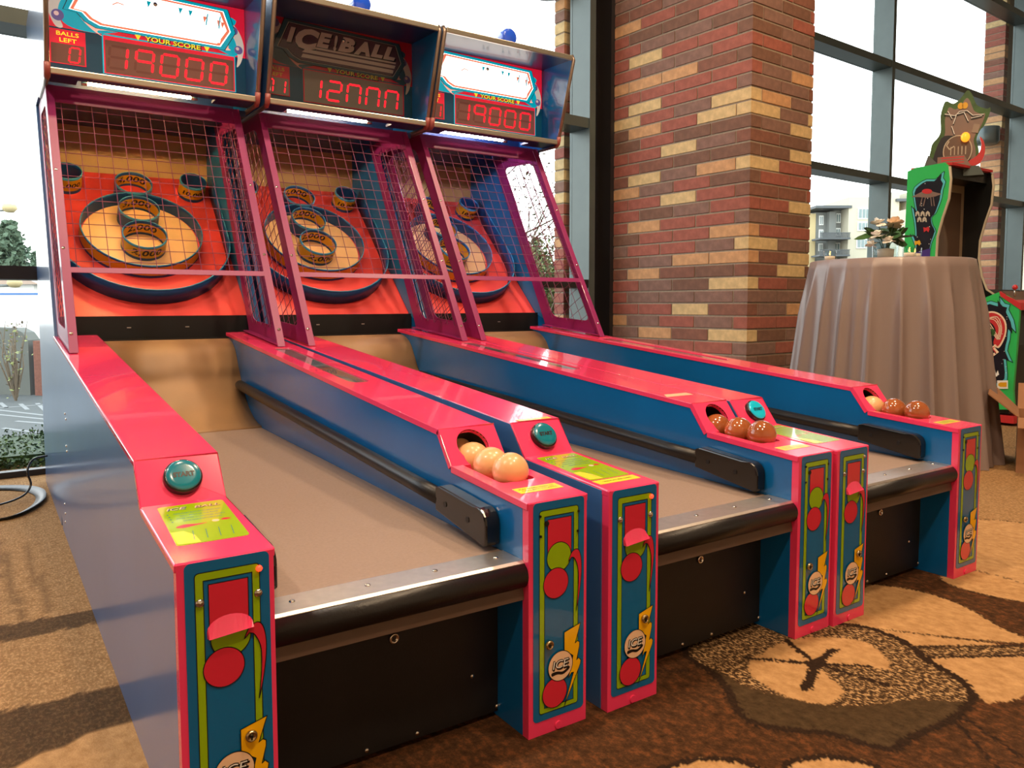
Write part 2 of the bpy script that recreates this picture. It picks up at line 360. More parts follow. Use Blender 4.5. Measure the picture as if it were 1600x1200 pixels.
    me.materials.append(m); return tag(link('floor', me), kind='structure')
carpet()
M['plaster'] = mat('warm_plaster_wall', (196, 176, 150), .8, noise=(2, .05))
M['ceil'] = mat('ceiling_board', (214, 208, 198), .8)
tag(B().box(-5.0, 15.0, -5.2, 4.6, FZ, FZ+.12, 'ceil').obj('ceiling'), kind='structure')
tag(B().box(-5.1, 15.0, -5.3, -5.2, 0, FZ, 'plaster').obj('wall_front'), kind='structure')
tag(B().box(-5.12, -5.0, -5.2, 3.06, 0, FZ, 'plaster').obj('wall_left'), kind='structure')
tag(B().box(15.0, 15.12, -5.3, 4.6, 0, FZ, 'plaster').obj('wall_right'), kind='structure')
# ------------------------------------------------------------------ window wall
M['frame'] = mat('grey_aluminium_frame', (82, 93, 92), .35, metal=.35, noise=(8, .05))
M['framed'] = mat('dark_frame_and_shade', (42, 40, 42), .4, metal=.3)
win = tag(empty('window_1', wf(0, 0, 0), 0), kind='structure')
def wpart(name, args, m='frame', b=None):
    bb = B(); wbox(bb, *args, m); o = bb.obj(name, win); o.matrix_parent_inverse = Matrix.Translation(-win.location); return o
mulls = [(-6.2, .055), (-3.93-.31, .055), (-.271, .055), (3.87, .055), (7.28, .055), (10.6, .055)]
bays = [(-8.3, -6.2), (-6.2, -4.24), (-4.24, -.271), (.66, 3.87), (3.87, 7.28), (7.28, 10.6)]
TR = [(-.05, .03), (wz(.95), wz(1.01)), (wz(2.07), wz(2.14)), (wz(3.22), wz(3.29)), (wz(4.38), wz(4.45)), (FZ-.12, FZ)]
for s0, w in mulls: wpart('mullion', (s0, s0+w, 0, .21, 0, FZ))
wpart('mullion', (-.085, -.0, .0, .23, 0, FZ), 'framed')
wpart('mullion', (.60, .66, 0, .21, 0, FZ))
for a, c in bays:
    a2 = a+.055 if a != .66 else a
    for i, (z0, z1) in enumerate(TR):
        wpart('transom', (a2, c, 0, .20 if i else .05, max(z0, .0005), z1), 'framed' if i in (0, 1) else 'frame')  # low transom uses the dark frame colour to paint its shade
    for i in range(len(TR)-1):
        wpart('pane', (a2, c, .02, .028, TR[i][1], TR[i+1][0]), 'glass')
# ------------------------------------------------------------------ brick column, every visible brick a piece
BC = {'red': (148, 84, 70), 'rust': (124, 80, 64), 'brown': (114, 80, 64), 'mauve': (126, 94, 82), 'tan': (200, 172, 124), 'orange': (190, 144, 102)}
for k_, c_ in BC.items(): M['brick_'+k_] = mat('brick_'+k_, c_, .85, noise=(26, .16), bump=(130, .5))
M['mortar'] = mat('mortar', (146, 132, 114), .95, noise=(60, .12), bump=(200, .4))
CH = .0841; BL = .3155; BW = .105; J = .011
BM = {}
def brick_mesh(L, W, c, h=CH-J):
    key = (round(L, 3), round(W, 3), c)
    if key not in BM:
        b = B(); e = .0025
        vs = []
        for z, q in ((0, e), (e, 0), (h-e, 0), (h, e)): vs += [(q, q, z), (L-q, q, z), (L-q, W-q, z), (q, W-q, z)]
        fs = [(3, 2, 1, 0), (12, 13, 14, 15)]+[(i*4+k, i*4+(k+1) % 4, i*4+4+(k+1) % 4, i*4+4+k) for i in range(3) for k in range(4)]
        b.add(vs, fs, 'brick_'+c); BM[key] = b.mesh('brick')
    return BM[key]
S0, S1, KC = -.05*K, .60*K, 1.39*K      # column: s from S0 to S1 (metres), k from 0 to KC
colm = tag(empty('trim_1', wf(0, 0, 0), WROT), kind='structure')   # local x along the wall, local y = -k
TANS = TANSET = {}
def proj(p):
    d = Vector(p)-CP; z = d.dot(fw); return 800+1230.33*d.dot(rr)/z, 562.04-1230.33*d.dot(uu)/z
LT = [(120,72),(222,182),(280,200),(75,270),(222,258),(50,312),(165,310),(113,365),(220,410),(335,458),(400,485),(168,532),(272,584),(113,634),(213,705),(70,757),(268,812),(70,830),(213,855),(388,883),(270,962),(162,1032),(485,300),(450,350),(478,716),(472,797),(470,1038),(45,996)]
RT = [(545,307),(520,345),(670,378),(692,265),(692,420),(632,488),(583,520),(628,646),(537,717),(580,762),(535,797),(650,843),(685,805),(620,958),(535,1038)]
def pick(face, u, v):
    X, Y = (u-920)*2, v*2
    for (a, c) in (LT if face == 'L' else RT):
        if abs(X-a) < 26+(8 if a > 300 else 0) and abs(Y-c) < 20: return 'orange' if (a*7+c) % 3 == 0 else 'tan'
    return random.choices(['red', 'rust', 'brown', 'mauve'], [.36, .12, .22, .3] if face == 'L' else [.34, .34, .26, .06])[0]
# tan bricks snap to the closest brick: find it per marker
slots = []
ncs = int(FZ/CH)
for r in range(ncs):
    z = r*CH+J/2; even = r % 2 == 0
    # corner brick
    if even: slots.append((r, S0, S0+BL-J, KC-BW, KC, z)); sR = S0+BL; kL = KC-BW-J
    else: slots.append((r, S0, S0+BW, KC-BL+J, KC, z)); sR = S0+BW+J; kL = KC-BL
    k = kL
    while k > .02:
        k0 = max(k-BL+J, 0)
        slots.append((r, S0, S0+BW, k0, k, z)); k = k0-J
    s = sR
    while s < S1-.02:
        s1 = min(s+BL-J, S1); slots.append((r, s, s1, KC-BW, KC, z)); s = s1+J
def lw(s, k, z): p = WP+WD*s+WN*k; return (p.x, p.y, z)
cen = {}
for i, (r, sa, sb, ka, kb, z) in enumerate(slots):
    cen[i] = []
    if sa == S0: cen[i].append(('L', *proj(lw(S0, (ka+kb)/2, z+CH/2))))
    if kb == KC: cen[i].append(('R', *proj(lw((sa+sb)/2, KC, z+CH/2))))
colr = {}
for face, lst in (('L', LT), ('R', RT)):
    for (a, c) in lst:
        u, v = 920+a/2, c/2; best = min(((abs(q[1]-u)*.6+abs(q[2]-v), i) for i in cen for q in cen[i] if q[0] == face))
        if best[0] < 30: colr[best[1]] = 'orange' if (a*7+c) % 3 == 0 else 'tan'
restb = {}
for i, (r, sa, sb, ka, kb, z) in enumerate(slots):
    c = colr.get(i) or random.choices(['red', 'rust', 'brown', 'mauve'], [.38, .14, .22, .26])[0]
    vmin = min(q[2] for q in cen[i])
    if -45 < vmin < 640:
        o = link('brick', brick_mesh(sb-sa, kb-ka, c), colm); o.location = (sa+random.uniform(-.0012, .0012), -kb+random.uniform(-.0015, .0015), z)
    else:
        restb.setdefault(c, []).append((sa, sb, -kb, -ka, z))
bb = B()
for c, l in restb.items():
    for (sa, sb, ya, yb, z) in l: bb.box(sa, sb, ya, yb, z, z+CH-J, 'brick_'+c)
tag(bb.obj('brick_courses', colm), kind='stuff')
B().box(S0+.005, S1-.005, -KC+.005, 0, 0, FZ, 'mortar').obj('mortar', colm)
# exterior piers
def pier(sA, sB, kA, kB, z0, z1, tagn):
    root = tag(empty(tagn, wf(0, 0, 0), WROT), kind='structure')
    B().box(sA+.006, sB-.006, -kA+.006, -kB-.006, z0, z1, 'mortar').obj('mortar', root)
    r = 0; z = z0; D = abs(kB-kA)
    while z < z1-CH:
        segs = [(sA, sA+BW, 1)] if True else 0
        c = random.choices(['red', 'rust', 'orange', 'mauve', 'tan'], [.4, .1, .28, .08, .14])[0]
        splits = [D]
        if D > .33: splits = [D*.38, D*.62] if r % 2 else [D*.7, D*.3]
        y = -kA
        for d in splits:
            o = link('brick', brick_mesh(BW, d-J*.5, c), root); o.location = (sA, y, z+J/2); y += d
            c = random.choices(['red', 'rust', 'orange', 'mauve', 'tan'], [.4, .1, .28, .08, .14])[0]
        z += CH; r += 1
    return root
pier(-.285*K, .3, -.05, -.165, .0, 3.6, 'trim_2')
pier(7.25*K, 8.2, -.08, -.34, .0, 5.0, 'trim_3')
# ------------------------------------------------------------------ the alley rollers
W, w = .762, .1415; V = W-w
H, HA, YB, HB, YL, HL = .461, .482, .3465, .556, 2.178, .7207
zt = lambda y: HB+(HL-HB)*(y-YB)/(YL-YB)
YR = 3.09
YZ = lambda y, z, x: (x, y, z)
ct = math.sqrt(.5)
BZ = lambda x, s, h: (x, 2.3+(s-h)*ct, .783+(s+h)*ct)
def seven(b, x, z, wd_, ht, ch, fr, h, on='seg', off='segoff', sl=.12):
    segs = {'a': ((0, 1), (1, 1)), 'b': ((1, 1), (1, .5)), 'c': ((1, .5), (1, 0)), 'd': ((0, 0), (1, 0)), 'e': ((0, 0), (0, .5)), 'f': ((0, .5), (0, 1)), 'g': ((0, .5), (1, .5))}
    D = {'0': 'abcdef', '1': 'bc', '2': 'abged', '9': 'abcfg', 'n': 'abcef', ' ': '', 'I': 'bc', '3': 'abcdg'}
    t = ht*.10
    for k, (p, q) in segs.items():
        m = on if k in D[ch] else off
        if m is None: continue
        P = lambda a: Vector((x+a[0]*wd_+a[1]*ht*sl, z+a[1]*ht)); a, c = P(p), P(q); d = (c-a).normalized(); n_ = Vector((-d.y, d.x))*t*.55; a += d*t*.35; c -= d*t*.35
        b.flat([tuple(a), tuple(a+d*t*.5+n_), tuple(c-d*t*.5+n_), tuple(c), tuple(c-d*t*.5-n_), tuple(a+d*t*.5-n_)], h if m == off else h+.0006, fr, m)
def decal(kind, x0):
    """printed panel on a pillar front (flat print), drawn in x, z"""
    b = B(); fr = lambda a, z, h: (x0+a, -h-.0020, z); L = .0003; ink = 'ink'
    def shp(pts, m, lay, out=.0014):
        b.flat(pts, lay*L, fr, m)
        if out: b.stroke(pts, out, (lay+.5)*L, fr, ink)
    b.prism(rrect(.0105, .029, .1335, .459, .009), -.0006, 0, fr, 'teal')
    g = rrect(.0245, .043, .1185, .4425, .006); gi = [(.0365, .053), (.1072, .053), (.1072, .430), (.0365, .430)]
    b.prism(g, 1*L, 1.1*L, fr, 'lime', holes=[gi]); b.stroke(g, .0014, 1.5*L, fr, ink); b.stroke(gi, .0014, 1.5*L, fr, ink)
    if kind == 'ball':
        gc, rc, ic, r2, dz = (.0710, .347), (.0635, .2965), (.0740, .1295), (.0605, .079), 0
    else:
        gc, rc, ic, r2, dz = (.0740, .337), (.0630, .2935), (.0735, .1285), (.0610, .073), -.004
    shp([(.0435, .345), (.1010, .345), (.1010, .4235), (.0435, .4235)], 'dred', 2)
    shp(circ(*gc, .0292, 36), 'lime', 3); shp(circ(*rc, .030, 36), 'dred', 4)
    sw = smooth([(.0935, .334+dz), (.0965, .342+dz), (.103, .352+dz), (.1135, .3555+dz), (.121, .349+dz), (.1255, .330+dz), (.1255, .300), (.1205, .262), (.1135, .232)], 4, False)+smooth([(.1135, .232), (.1175, .27), (.1185, .302), (.1155, .323+dz), (.108, .338+dz), (.101, .341+dz)], 4, False)
    shp(sw, 'dred', 5)
    bx = lambda p: (p[0]+(0 if kind == 'ball' else .0005), p[1]+(0 if kind == 'ball' else -.004))
    bolt = [bx(p) for p in [(.0835, .194), (.1240, .2045), (.1105, .166), (.1165, .1695), (.1215, .166), (.1215, .158), (.1145, .131), (.1195, .134), (.1250, .128), (.1235, .120), (.0835, .044), (.1070, .1075), (.1010, .108), (.0945, .099), (.1055, .142), (.0835, .158)]]
    shp(bolt, 'yellow', 6)
    shp(circ(*r2, .0297, 36), 'dred', 7); shp(circ(*ic, .0298, 36), 'cream', 8)
    for (dx, dzz, m, ly) in ((.0022, -.0030, ink, 9), (0, 0, ink, 10), (0, 0, 'white', 11)):
        put_text(b, 'ICE', ic[0]+dx, ic[1]+.004+dzz, ly*L, .0185 if m == ink else .0155, fr, m, width=.0415 if m == ink else .038, bold=.03 if m == ink else 0, rot=-.02, shear=.15)
    cu = smooth([(ic[0]-.021, ic[1]-.010), (ic[0]-.008, ic[1]-.0095), (ic[0]+.006, ic[1]-.0125), (ic[0]+.021, ic[1]-.006), (ic[0]+.021, ic[1]-.0115), (ic[0]+.006, ic[1]-.0185), (ic[0]-.008, ic[1]-.0155), (ic[0]-.021, ic[1]-.0165)], 4)
    b.flat(cu, 9*L, fr, ink)
    return b
def machine(i, loc, rz, score, balls, lit, lab, ballm):
    root = tag(empty('alley_roller', loc, rz), lab, 'arcade game', 'blue and pink ball rolling machines')
    P = lambda name, b, par=root, bev=0, label=None: b.obj(name, par, bev, label)
    # outer sides
    prof = [(.019, 0), (.019, H-.003), (.29, HA-.003), (YB, HB-.003), (2.165, HL-.004), (2.66, 1.66), (2.125, 1.66), (1.995, 2.062), (2.0, 2.075), (YR, 2.11), (YR, 0), (2.20, 0), (2.17, .05), (2.14, 0)]
    for sx, s in ((0, .018), (W-.018, W)):
        cs = P('cabinet_side', B().prism(prof, sx, s, YZ, 'sideblue' if sx == 0 else 'blue'), bev=.0015)
        xx = -.0002 if sx == 0 else W+.0002; nv = (-1 if sx == 0 else 1, 0, 0)
        for (y, z) in ((1.83, .47), (1.80, .455), (1.83, .36), (1.81, .345), (2.0, .125), (1.98, .095), (2.0, .06)): screw(cs, (xx, y, z), nv, .7)
        # trims around the head opening and chin
        b = B(); xm = (sx+s)/2
        b.tube([(xm, 2.47, 1.655), (xm, 2.15, 1.655), (xm, 2.122, 1.668), (xm, 1.995, 2.06), (xm, 2.006, 2.08), (xm, 2.05, 2.083)], .0095, 'copper', 8)
        P('edge_trim', b)
        b = B(); b.tube([(xm, 2.14, 1.654), (xm, 2.121, 1.665), (xm, 2.112, 1.70)], .0115, 'redplug', 8); P('corner_cap', b)
    # rails
    for side, x0 in (('start', 0), ('ball', V)):
        x1 = x0+w
        xi0, xi1 = (w-.018, w) if side == 'start' else (V, V+.018)
        ip = [(.019, 0), (.019, H-.006), (.29, HA-.006), (YB, HB-.006), (2.170, HL-.006), (2.160, .701), (2.10, .685), (2.055, .653), (2.02, .60), (1.981, .542), (1.972, .505), (1.965, .40), (2.10, .36), (2.10, 0)]
        rail = P('side_rail', B().prism(ip, xi0, xi1, YZ, 'blue'), bev=.001)
        # pink cap: three plates
        T = .014; a0, a1 = x0-.0025, x1+.0025
        if side == 'start' and i > 0: a0 = x0+.0005
        if side == 'ball' and i == 1: a1 = x1-.0005
        def plate(b, ya, za, yb, zb, holes=(), m='pink', t=T, lo=None):
            d = Vector((yb-ya, zb-za)); Ln = d.length; d.normalize(); n = Vector((-d.y, d.x))
            fr = lambda a, q, h: (a, ya+d.x*q+n.x*h, za+d.y*q+n.y*h)
            b.prism([(a0, 0), (a1, 0), (a1, Ln), (a0, Ln)], -t, 0, fr, m, holes=holes); return fr, Ln
        b = B(); slopeL = math.hypot(YB-.29, HB-HA)
        sc = x0+w/2
        h1 = [rrect(sc-.045, .135, sc+.045, .2925, .012)] if False else []
        if side == 'ball':
            hs = [[(sc+.043, .147)]+[(sc+.043-.012+.012*math.cos(a), .147-.012*math.sin(a)) for a in np.linspace(0, PI/2, 5)][1:]+[(sc-.031-.012*math.sin(a), .147-.012*math.cos(a)) for a in np.linspace(0, PI/2, 5)]+[(sc-.043, .2895), (sc+.043, .2895)]]
        else: hs = []
        f1, _ = plate(b, -.0, H, .29, HA, hs)
        rh = .040
        f2, _ = plate(b, .29, HA, YB, HB, [circ(sc, .046, rh, 28)] if side == 'ball' else [])
        hw = []
        if side == 'ball':
            hw = [[(p[0], p[1]) for p in (lambda q: q)(rrect(sc-.031, .60, sc+.031, 1.36, .030, 8))]]
        f3, Lt = plate(b, YB, HB, YL+.004, HL, hw)
        cap = P('rail_cap', b, rail, bev=.0025)
        # front plate
        b = B(); b.box(x0 if i == 0 or side == 'ball' else x0+.001, x1-.0005, -.001, .019, .0, H-.0015, 'pink'); b.prism(circ(x0+w/2, .010, .008, 16), 0, .003, lambda a, c, h: (a, -.001-h, c), 'pink')
        fp = P('front_plate', b, rail, bev=.003)
        dc = P('front_decal', decal(side, x0), rail, label='printed front panel with lime frame, red dots, yellow bolt and round logo')
        # lock
        lx, lz = (.0455, .179) if side == 'ball' else (.099, .177)
        b = B(); fr = lambda a, c, h: (x0+lx+a, -.004-c, lz+h)
        fr2 = lambda x, y, z: (x0+lx+x, -.004-z, lz+y)
        b.lathe([(.0001, 0), (.0085, 0), (.0095, .003), (.0085, .006), (.0062, .0075), (.0058, .0065), (.0001, .0065)], 'brass', 18, fr2)
        b.prism(circ(0, 0, .0022, 10), .0066, .0075, fr2, 'ink'); b.prism([(-.001, -.0045), (.001, -.0045), (.001, 0), (-.001, 0)], .0066, .0076, fr2, 'ink')
        P('cylinder_lock', b, rail)
        if side == 'ball':
            b = B()
            for (hx, hz, r) in ((.0255, .433, .0026), (.0265, .394, .0026), (.1185, .430, .0026), (.1165, .391, .0026), (.0405, .417, .0055)):
                b.prism(circ(x0+hx, hz, r, 12), .003, .0046, lambda a, c, h: (a, -h, c), 'ink')
            P('screw_holes', b, rail)
            # tray and ball tunnel
            b = B(); x_0, x_1 = sc-.044, sc+.044
            for (y0, y1, z0_) in ((.132, .45, .447),):
                b.box(x_0, x_1, y0, y1, z0_-.022, z0_-.002, 'pink'); b.box(x_0-.004, x_0, y0, .345, z0_-.01, .468, 'pink'); b.box(x_1, x_1+.004, y0, .345, z0_-.01, .468, 'pink'); b.box(x_0, x_1, y0-.004, y0, z0_-.01, .468, 'pink')
            P('ball_tray', b, rail)
            b = B(); n = 24
            fr4 = lambda x, y, z: f2(sc+x, .046+y, -z)
            b.lathe([(rh-.0002, .001), (rh+.001, .012), (rh+.002, .13)], 'darkgap', 24, fr4)
            P('ball_tunnel', b, rail)
            # window over the ball track
            b = B(); b.prism(rrect(sc-.030, .601, sc+.030, 1.359, .029, 8), -.008, -.0035, f3, 'plexi'); P('track_window', b, rail, label='smoked clear window over the ball track')
            b = B(); st = [(sc-.048, .056), (sc+.056, .056), (sc+.056, .088), (sc-.048, .088)]
            b.prism(st, 0, .0006, f1, 'stickery')
            for q, zz in enumerate((.078, .067)): put_text(b, 'PLAY AGAIN  WHEN  LIT' if q == 0 else 'COLLECT TICKETS', sc+.004, zz, .0008, .006, f1, 'ink', width=.085)
            P('sticker', b, rail, label='small yellow sticker with black print')
            if i == 1:
                b = B(); b.prism([(x0+.0, .40), (x1-.03, .40), (x1-.03, .43), (x0+.02, .43)], 0, .0005, lambda a, q, h: f3(a, q-.30, h), 'cream'); P('paper_label', b, rail)
        else:
            # start button
            b = B(); bx_, bq = x0+.074, .0465
            fr5 = lambda x, y, z: f2(bx_+x, bq+y, z)
            b.lathe([(.0335, 0), (.0335, .010), (.0318, .0135), (.0300, .0135)], 'blackplastic', 32, fr5)
            b.lathe([(.0300, .0125), (.0298, .0155), (.0280, .0170), (.018, .0176), (.0001, .0178)], 'cyanlit' if i == 2 else 'cyanbtn', 32, fr5)
            P('start_button', b, rail, label='round teal push button with a black collar')
            b = B(); put_text(b, 'START', bx_, bq, .0181, .0105, f2, 'ink', width=.037, bold=.06); P('button_lettering', b, rail)
            # instruction card
            b = B(); ca = rrect(x0+.019, .070, x0+.129, .274, .008)
            ca = rpoly([(x0+.016, .072), (x0+.126, .072), (x0+.132, .274), (x0+.022, .274)], .008)
            b.prism(ca, 0, .0006, f1, 'lime')
            Lh = .0008; cx = x0+.075
            put_text(b, 'ICE', cx-.024, .252, Lh, .013, f1, 'cyanbtn', width=.034, bold=.02, shear=.3); put_text(b, 'ICE', cx-.0255, .2535, Lh+.0002, .013, f1, 'cream', width=.034, shear=.3)
            put_text(b, 'BALL', cx+.026, .250, Lh, .012, f1, 'ink', width=.042, bold=.02, shear=.3); put_text(b, 'BALL', cx+.0245, .2515, Lh+.0002, .012, f1, 'cream', width=.042, shear=.3)
            for q, tx in enumerate(('PRESS START BUTTON TO BEGIN PLAY', 'ROLL BALLS UP THE RAMP', 'SCORE MORE TO WIN MORE TICKETS', 'HIGHER RINGS SCORE MORE POINTS')):
                zz = .226-.0135*q; put_text(b, tx, cx+.004, zz, Lh, .0045, f1, 'teal', width=.078 if q % 2 == 0 else .062); b.prism(circ(cx-.044, zz, .0016, 8), Lh, Lh+.0001, f1, 'teal')
            b.flat(smooth([(cx-.044, .158), (cx-.03, .166), (cx-.012, .162), (cx+.006, .160), (cx-.012, .155), (cx-.03, .150), (cx-.04, .151)], 3), Lh, f1, 'dred')
            b.flat(circ(cx+.020, .165, .006, 16), Lh, f1, 'cream'); b.flat(smooth([(cx+.028, .166), (cx+.036, .172), (cx+.046, .166), (cx+.036, .162)], 3), Lh, f1, 'dred')
            b.flat([(x0+.018, .078), (x0+.052, .074), (x0+.050, .110), (x0+.038, .135), (x0+.019, .135)], Lh, f1, 'stickery')
            for q in range(4): b.stroke([(cx-.03+.02*q, .088), (cx-.036+.02*q+.012, .13)], .0008, Lh+.0002, f1, 'teal', False)
            P('instruction_card', b, rail, label='lime instruction card with rounded corners')
            if i == 1:
                b = B(); b.prism([(x0+.016, .040), (x0+.128, .040), (x0+.128, .066), (x0+.014, .066)], 0, .0006, f1, 'stickery'); put_text(b, 'ONE PLAY PER GAME', x0+.072, .053, .0008, .006, f1, 'ink', width=.08); P('sticker', b, rail, label='narrow yellow sticker below the card')
                b = B(); b.prism([(x0+.03, .004), (x0+.125, .004), (x0+.125, .020), (x0+.028, .020)], 0, .0006, f3, 'stickery'); put_text(b, 'INSERT TOKENS BEFORE START', x0+.078, .012, .0008, .005, f3, 'ink', width=.085); P('sticker', b, rail, label='narrow yellow sticker above the start button')
            # coin flap visor, led, two dome screws
            b = B()
            vz = .345; pts = []
            nseg = 12; vs = []
            for k in range(nseg+1):
                t = PI*k/nseg; vs += [(x0+.0735+.0335*math.cos(t), -.0025, vz+.007+.021*math.sin(t)), (x0+.0735+.0335*math.cos(t), -.0025-.010*min(1, 3*math.sin(t)+.15), vz+.001+.003*math.cos(t))]
            b.add(vs, [(2*k, 2*k+1, 2*k+3, 2*k+2) for k in range(nseg)], 'pink')
            o = P('ticket_visor', b, rail, label='small pink visor over the ticket slot'); md = o.modifiers.new('thick', 'SOLIDIFY'); md.thickness = .0012
            b = B(); fr6 = lambda x, y, z: (x0+.118+x, -.0015-z, .434+y); b.lathe([(.0048, 0), (.0045, .003), (.0025, .005), (.0001, .0056)], 'led' if i < 2 else 'chrome', 14, fr6); P('indicator_lamp', b, rail)
            for (hx, hz) in ((.031, .398), (.116, .396)): screw(rail, (x0+hx, -.0025, hz), (0, -1, 0), 1.1)
        # bumper
        xb = V-.018 if side == 'ball' else w+.018
        b = B(); pts = [(xb, 1.925, .530), (xb, 1.90, .522), (xb, 1.6, .501), (xb, 1.0, .460), (xb, .30, .412)]
        b.tube(smooth(pts, 4, False), [.006, .010, .014, .018]+[.0185]*13, 'vinyl', 14)
        bo = P('bumper_rail', b, label='black padded bumper tube along the lane')
        b = B(); eb = [(.305, .388), (.305, .438), (.285, .444), (.145, .432)]+[(.125-.032*math.sin(t)+.002, .400+.031*math.cos(t)) for t in np.linspace(.1, PI/2, 6)]+[(.095, .362), (.105, .356)]
        b.prism(eb, xb-.017, xb+.017, YZ, 'blackplastic')
        eo = P('bumper_end', b, bo, bev=.004)
        fx = xb-.0175 if side == 'ball' else xb+.0175
        b = B()
        for (y, z) in ((.258, .410), (.165, .398)): b.prism(circ(y, z, .0062, 12), fx-.0008, fx+.0008, lambda y_, z_, x_: (x_, y_, z_), 'ink')
        P('bolt_hole', b, bo)
    # lane
    LX0, LX1 = w+.0005, V-.0005
    lz = lambda y: .345+.022*y
    b = B(); b.prism([(.02, .325), (.02, .345), (1.72, lz(1.72)), (1.72, .33)], LX0, LX1, YZ, 'lane'); lane = P('lane_bed', b, label='grey-brown cork rolling lane')
    b = B(); b.prism([(.018, .3455), (.086, .3475), (.086, .3495), (.018, .3480), (.012, .344), (.012, .338)], LX0, LX1, YZ, 'steel'); es = P('edge_strip', b, lane, label='brushed metal strip across the lane front')
    for x in (.186, .319, .451, .583): screw(lane, (x, .055, .3488), (0, 0, 1), .9)
    b = B(); b.tube([(LX0, .024, .3195), (LX1, .024, .3195)], .0262, 'vinyl', 24); P('foam_roll', b, label='black padded front roll of the lane')
    b = B(); b.prism([(.018, .303), (.013, .272), (.107, .260), (.125, .256), (.125, .303)], LX0, LX1, YZ, 'lip'); P('lip_board', b)
    b = B(); b.box(LX0, LX1, .107, .125, .012, .261, 'black'); kp = P('kick_panel', b, label='black lower panel with a faint round speaker grille')
    b = B(); fr7 = lambda x, y, z: (.391+x, .107-z, .219+y)
    b.lathe([(.0001, 0), (.0095, 0), (.0105, .003), (.0095, .005), (.0065, .006), (.006, .003), (.0001, .003)], 'chrome', 18, fr7); b.prism(circ(0, 0, .004, 10), .0031, .0036, fr7, 'ink'); P('panel_lock', b, kp)
    for x in (.335, .438, .618, .20, .56): screw(kp, (x, .107, .021 if x != .56 else .10), (0, -1, 0), .8)
    b = B()
    for ring in range(1, 8):
        nn = 8*ring
        for k in range(nn):
            t = 2*PI*k/nn; px, pz = .381+.0095*ring*math.cos(t), .125+.0095*ring*math.sin(t)
            b.add([(px-.0018, .1066, pz), (px, .1066, pz-.0018), (px+.0018, .1066, pz), (px, .1066, pz+.0018)], [(0, 1, 2, 3)], 'ink')
    tag(P('speaker_grille', b, kp), kind='stuff')
    # ramp
    rp = smooth([(1.71, lz(1.71)), (1.80, .400), (1.88, .440), (1.94, .495), (1.985, .545), (2.02, .598), (2.05, .645), (2.09, .675), (2.14, .690), (2.20, .690)], 4, False)
    b = B(); vs = [(x, y, z) for (y, z) in rp for x in (w-.015, V+.015)]; b.add(vs, [(2*k, 2*k+1, 2*k+3, 2*k+2) for k in range(len(rp)-1)], 'ramp', True)
    o = P('ball_ramp', b, label='tan cork jump ramp'); md = o.modifiers.new('thick', 'SOLIDIFY'); md.thickness = .010; md.offset = 0
    b = B(); b.box(.019, W-.019, 2.28, 2.30, .45, .790, 'darkgap'); b.box(.019, W-.019, 2.185, 2.28, .45, .60, 'darkgap'); b.box(w-.015, V+.015, 2.195, 2.206, .60, .700, 'darkgap')
    b.box(.26, .275, 2.2785, 2.2802, .742, .746, 'steel'); b.box(.48, .495, 2.2785, 2.2802, .742, .746, 'steel'); P('catch_gap', b, label='black gap behind the ramp lip')
    # target board
    BX0, BX1 = .0185, W-.0185
    b = B(); b.prism([(BX0, 0), (BX1, 0), (BX1, .955), (BX0, .955)], -.018, 0, BZ, 'board'); b.flat(circ(.381, .485, .235, 48), .0012, BZ, 'cork'); bd = P('target_board', b, label='sloping red target board with a cream circle')
    def ring(cx, cs, r, h, inner, label_out=None, label_in=None, big=False, cap=.03, outm='ringy'):
        b = B(); fr = lambda x, y, z: BZ(cx+x, cs+y, z); t = .004; n = 48 if big else 32
        b.lathe([(r-t, .002), (r-t, h*.18), (r-t, h*.8), (r-t, h), (r, h), (r, h*.86), (r, h*.2), (r, .001)], 'ringy', n, fr, mats=[inner[0], inner[1], inner[0], 'rim', 'rim', outm, 'ringb'] if not big else ['ringb', 'ringb', 'ringb', 'rim', 'ringb', 'ringy', 'ringb'])
        o = P('score_ring', b)
        def bend(txt, rad, H_, a_c, z, flip, wdt):
            bb = B(); vs, fs, w0, h0 = text2d(txt, 1, .03, .15, 1.05); kx = wdt/w0; ky = H_/h0; pts = []
            for (x, y) in vs:
                a = a_c+(x*kx/rad)*(-1 if flip else 1); pts.append(fr(rad*math.cos(a), rad*math.sin(a), z+y*ky))
            bb.add(pts, fs, 'ink'); P('number_print', bb, o)
        if label_out: bend(label_out, r+.0006, cap, -PI/2, h*.52, False, min(2.2*r, cap*len(label_out)*.72))
        if label_in: bend(label_in, r-t-.0006, cap, PI/2, h*.5, True, min(2.0*r, cap*len(label_in)*.72))
    Y_ = ('ringb', 'ringy')
    ring(.381, .478, .245, .070, Y_, '1,000', None, True, .030)
    ring(.381, .430, .090, .078, Y_, '2,000', '2,000', cap=.036)
    ring(.381, .606, .085, .078, Y_, None, '3,000', cap=.036, outm='ringb')  # outer walls of the two upper rings: shade painted as blue
    ring(.381, .785, .079, .078, Y_, None, '4,000', cap=.036, outm='ringb')
    for cx, lb in ((.645, '10,000'), (.117, '10,000')): ring(cx, .825, .060, .085, ('ringb', 'ringb'), lb, None, cap=.026)
    pts = [(.735, .86), (.734, .70), (.732, .55)]+[(.381+.349*math.cos(a), .425+.349*math.sin(a)) for a in np.linspace(0, -PI, 25)]+[(.030, .55), (.028, .70), (.027, .86)]
    b = B(); vs = [BZ(x, s, hh) for (x, s) in pts for hh in (.001, .082)]
    b.add(vs, [(2*k, 2*k+1, 2*k+3, 2*k+2) for k in range(len(pts)-1)], 'ringb', True)
    o = P('ball_fence', b, label='navy curved fence around the rings'); md = o.modifiers.new('thick', 'SOLIDIFY'); md.thickness = .004
    b = B(); b.tube([BZ(x, s, .0825) for (x, s) in pts], .0024, 'rim', 6); P('fence_edge', b)
